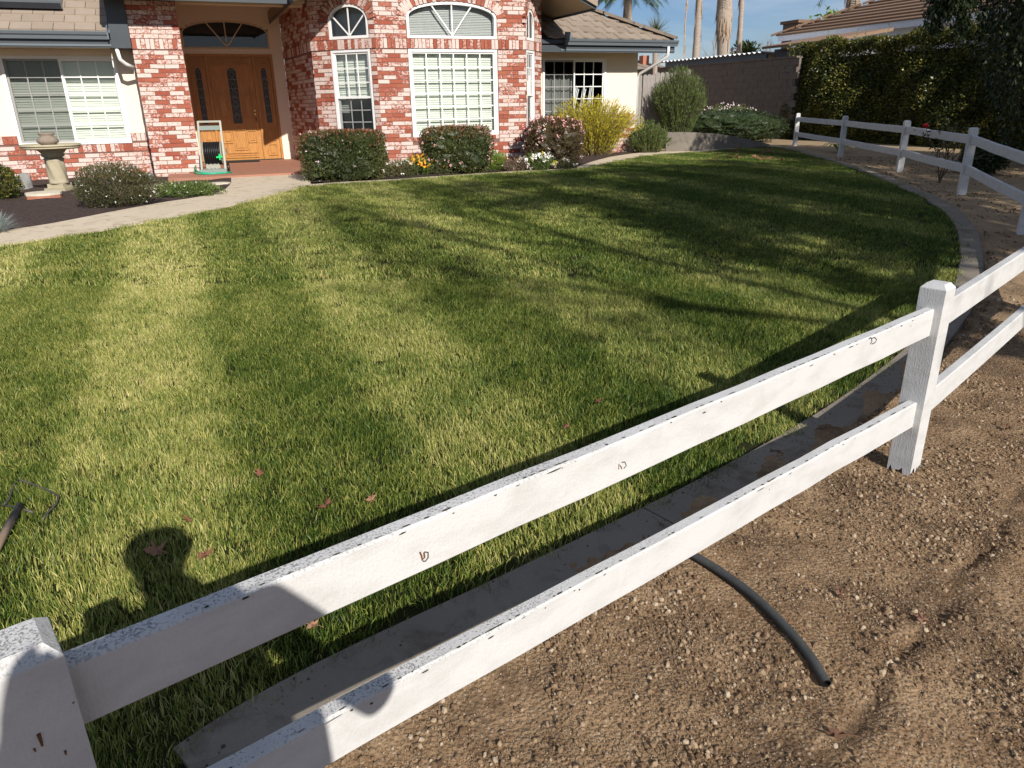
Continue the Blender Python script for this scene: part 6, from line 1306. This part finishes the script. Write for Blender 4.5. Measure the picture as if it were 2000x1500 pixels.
def tree(name, label, base, height, crown_z, rad, nleaf, ln, wd, mat, seed, r0=.14, depth=4, spread=.55, lean=(0, 0, 1), clus=.35, vis=None, nb=3):
    root = empty(name, (base[0], base[1], gz(base[1])-.02), label=label, cat='tree'); rg = random.Random(seed); out = []; ends = []
    tr_ = [Vector((0, 0, 0)), Vector((lean[0]*crown_z*.5, lean[1]*crown_z*.5, crown_z*.5)), Vector((lean[0]*crown_z, lean[1]*crown_z, crown_z))]; out.append((tr_, r0, r0*.75))
    for k in range(5):
        a = 6.283*k/5+rg.uniform(-.4, .4); branchy(root, tr_[2], (math.cos(a)*.7, math.sin(a)*.7, 1.0), (height-crown_z)*.42, r0*.5, depth-1, rg, out, ends, spread, nb)
    stems(root, out[:1], 'bark', 'trunk'); stems(root, out[1:], 'bark', 'limbs')
    rg2 = np.random.default_rng(seed); E = np.array([tuple(e_[0]) for e_ in ends]); idx = rg2.integers(0, len(E), nleaf); P = E[idx]+rg2.normal(0, clus, (nleaf, 3)); foliage('crown', P, sphere_dirs(nleaf, rg2)+np.array([0, 0, -.2]), ln, wd, M[mat], root, seed+1); return root
# dark evergreen hanging over the fence at the right
root = empty('dark_tree', (10.2, 13.2, gz(13.2)-.02), label='dark drooping evergreen tree overhanging the fence at the right', cat='tree')
stems(root, [([(0, 0, 0), (.1, .1, 1.4), (-.1, 0, 3.2), (0, 0, 5.0)], .16, .06)]+[([(0, 0, 2.0+.4*k), (math.cos(k*1.3)*1.1, math.sin(k*1.3)*1.1, 2.9+.4*k), (math.cos(k*1.3)*2.1, math.sin(k*1.3)*2.0, 2.7+.4*k)], .05, .015) for k in range(8)], 'bark', 'trunk')
rg = np.random.default_rng(90); nl = 60000; P, D = super_pts(nl, 2.3, 2.4, 2.7, 2.4, .6, 91, .16); P[:, 2] += 3.15; P = P[P[:, 2] > .25]; D = sphere_dirs(len(P), rg)*.7+np.array([0, 0, -.8]); foliage('crown', P, D, .10, .042, M['dark'], root, 92)
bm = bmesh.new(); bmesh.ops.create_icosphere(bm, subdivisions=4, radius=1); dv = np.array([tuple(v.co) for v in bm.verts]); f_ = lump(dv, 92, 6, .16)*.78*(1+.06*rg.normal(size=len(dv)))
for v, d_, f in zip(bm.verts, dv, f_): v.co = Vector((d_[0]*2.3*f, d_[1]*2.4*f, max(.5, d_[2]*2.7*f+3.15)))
me_ = bpy.data.meshes.new('inner_twigs'); bm.to_mesh(me_); bm.free(); me_.materials.append(M['dark']); link('inner_twigs', me_, root)  # added solid dark core stops light passing through the crown
for k, (hx, hy) in enumerate(((1828, 55), (1880, 60), (1850, 20))):
    a = at_y(hx+10, -60, 12.0)-root.location; b = at_y(hx, hy, 12.0)-root.location; rg2 = np.random.default_rng(k); t = rg2.random((900, 1)); P = np.array(a)*(1-t)+np.array(b)*t+rg2.normal(0, .11, (900, 3))*(1.1-t*.7); foliage('drooping_spray', P, rg2.normal(size=(900, 3))*.6+np.array([0, 0, -1.]), .10, .03, M['dark'], root, 93+k)
    stems(root, [([(0, 0, 4.2), tuple(np.array(a)*.6+np.array([0, 0, 1.9])), tuple(a), tuple(b)], .03, .006)], 'bark', 'spray_stem')
# garden trees to the right of and behind the camera: their shade falls over the lawn
tree('garden_tree', 'tall thin garden tree behind the fence whose shade streaks the lawn', (8.3, -5.0), 12.4, 6.6, 2.5, 2600, .14, .085, 'canopy', 101, .15, 4, .42, clus=.3)
tree('garden_tree', 'broad garden tree right of the fence shading the far end of the lawn', (11.3, .6), 9.6, 3.6, 3.0, 12000, .16, .10, 'canopy', 102, .30, 4, .75, clus=.2)
tree('garden_tree', 'low garden tree right of the fence shading the gravel', (12.4, 4.0), 4.9, 1.6, 3.0, 7000, .16, .10, 'canopy', 103, .18, 4, .8, clus=.3)
tree('garden_tree', 'slim garden tree beyond the near fence corner with thin crown', (9.9, -2.0), 11.0, 5.2, 2.2, 11000, .15, .09, 'canopy', 104, .28, 4, .65, clus=.18)
tree('garden_tree', 'wide garden tree behind the gravel bed shading the middle of the lawn', (12.6, -2.2), 11.6, 5.4, 2.2, 13000, .15, .09, 'canopy', 105, .28, 4, .75, clus=.2)

# ================================================================ PHOTOGRAPHER (stands at the camera; the shadow falls on fence and lawn)
hd2 = Vector((math.sin(SUN_AZ), math.cos(SUN_AZ), 0)); lt2 = Vector((math.cos(SUN_AZ), -math.sin(SUN_AZ), 0)); PC = Vector((.05, -.28, 0))
person = empty('person', PC, label='person in dark clothes and cap holding up a phone to take the picture', cat='person')
def pw(a, d, z): return lt2*a+hd2*d+Vector((0, 0, z-d*math.tan(SUN_EL)))
J = dict(pel=(.09, -.04, .98, .185), sp=(.10, -.04, 1.25, .235), ch=(.09, -.04, 1.42, .205), nb=(.05, 0, 1.58, .085), nk=(.045, .01, 1.68, .06), h1=(.045, .03, 1.76, .085), h2=(.045, .01, 1.83, .105), h3=(.05, -.01, 1.885, .085),
 rs=(.235, -.02, 1.60, .075), re=(.425, .02, 1.315, .052), rw=(.20, .10, 1.60, .034), rh=(.14, .11, 1.68, .036), ls=(-.11, -.02, 1.58, .072), le=(-.175, .05, 1.33, .05), lw=(-.135, .10, 1.54, .036), lh=(-.125, .12, 1.62, .05),
 rhip=(.16, 0, .90, .10), rk=(.17, .02, .5, .065), ra=(.17, 0, .09, .045), rt=(.18, .16, .12, .035), lhip=(-.03, 0, .90, .10), lk=(-.04, .02, .5, .065), la=(-.05, 0, .09, .045), lt=(-.05, .16, .12, .035))
E_ = [('pel', 'sp'), ('sp', 'ch'), ('ch', 'nb'), ('nb', 'nk'), ('nk', 'h1'), ('h1', 'h2'), ('h2', 'h3'), ('ch', 'rs'), ('rs', 're'), ('re', 'rw'), ('rw', 'rh'), ('ch', 'ls'), ('ls', 'le'), ('le', 'lw'), ('lw', 'lh'), ('pel', 'rhip'), ('rhip', 'rk'), ('rk', 'ra'), ('ra', 'rt'), ('pel', 'lhip'), ('lhip', 'lk'), ('lk', 'la'), ('la', 'lt')]
for hnd, sg in (('rh', -1), ('lh', 1)):
    a, d, z, r = J[hnd]
    for k in range(4): J[f'{hnd}{k}a'] = (a+sg*.02, d+.01, z-.02+k*.022, .010); J[f'{hnd}{k}b'] = (a+sg*(.055-.004*abs(k-1.5)), d+.012, z-.015+k*.022, .008); E_ += [(hnd, f'{hnd}{k}a'), (f'{hnd}{k}a', f'{hnd}{k}b')]
    J[f'{hnd}ta'] = (a, d-.01, z+.045, .011); J[f'{hnd}tb'] = (a+sg*.03, d-.01, z+.07, .009); E_ += [(hnd, f'{hnd}ta'), (f'{hnd}ta', f'{hnd}tb')]
names = list(J); me = bpy.data.meshes.new('body'); me.from_pydata([pw(*J[k][:3]) for k in names], [(names.index(a), names.index(b)) for a, b in E_], []); me.materials.append(M['shirt'])
body = link('body', me, person); body.modifiers.new('skin', 'SKIN'); sv = me.skin_vertices[0].data
for i, k in enumerate(names): sv[i].radius = (J[k][3], J[k][3]); sv[i].use_root = (k == 'pel')
sub_ = body.modifiers.new('sub', 'SUBSURF'); sub_.levels = 2; sub_.render_levels = 2
c = pw(.05, -.01, 1.87); mb = MB(); mb.lathe([(.118, -.01), (.120, .02), (.105, .06), (.06, .085), (.0, .09)], 20, c); mb.build('cap', M['cap'], person, smooth=True)
ph = MB(); ph.obox((0, 0, 0), RT, UP, FW, .074, .037, .004); po = ph.build('phone', M['phone']); po.location = CAM-FW*.012-RT*.055; setp(po, 'black phone held up in both hands by the photographer', 'phone')
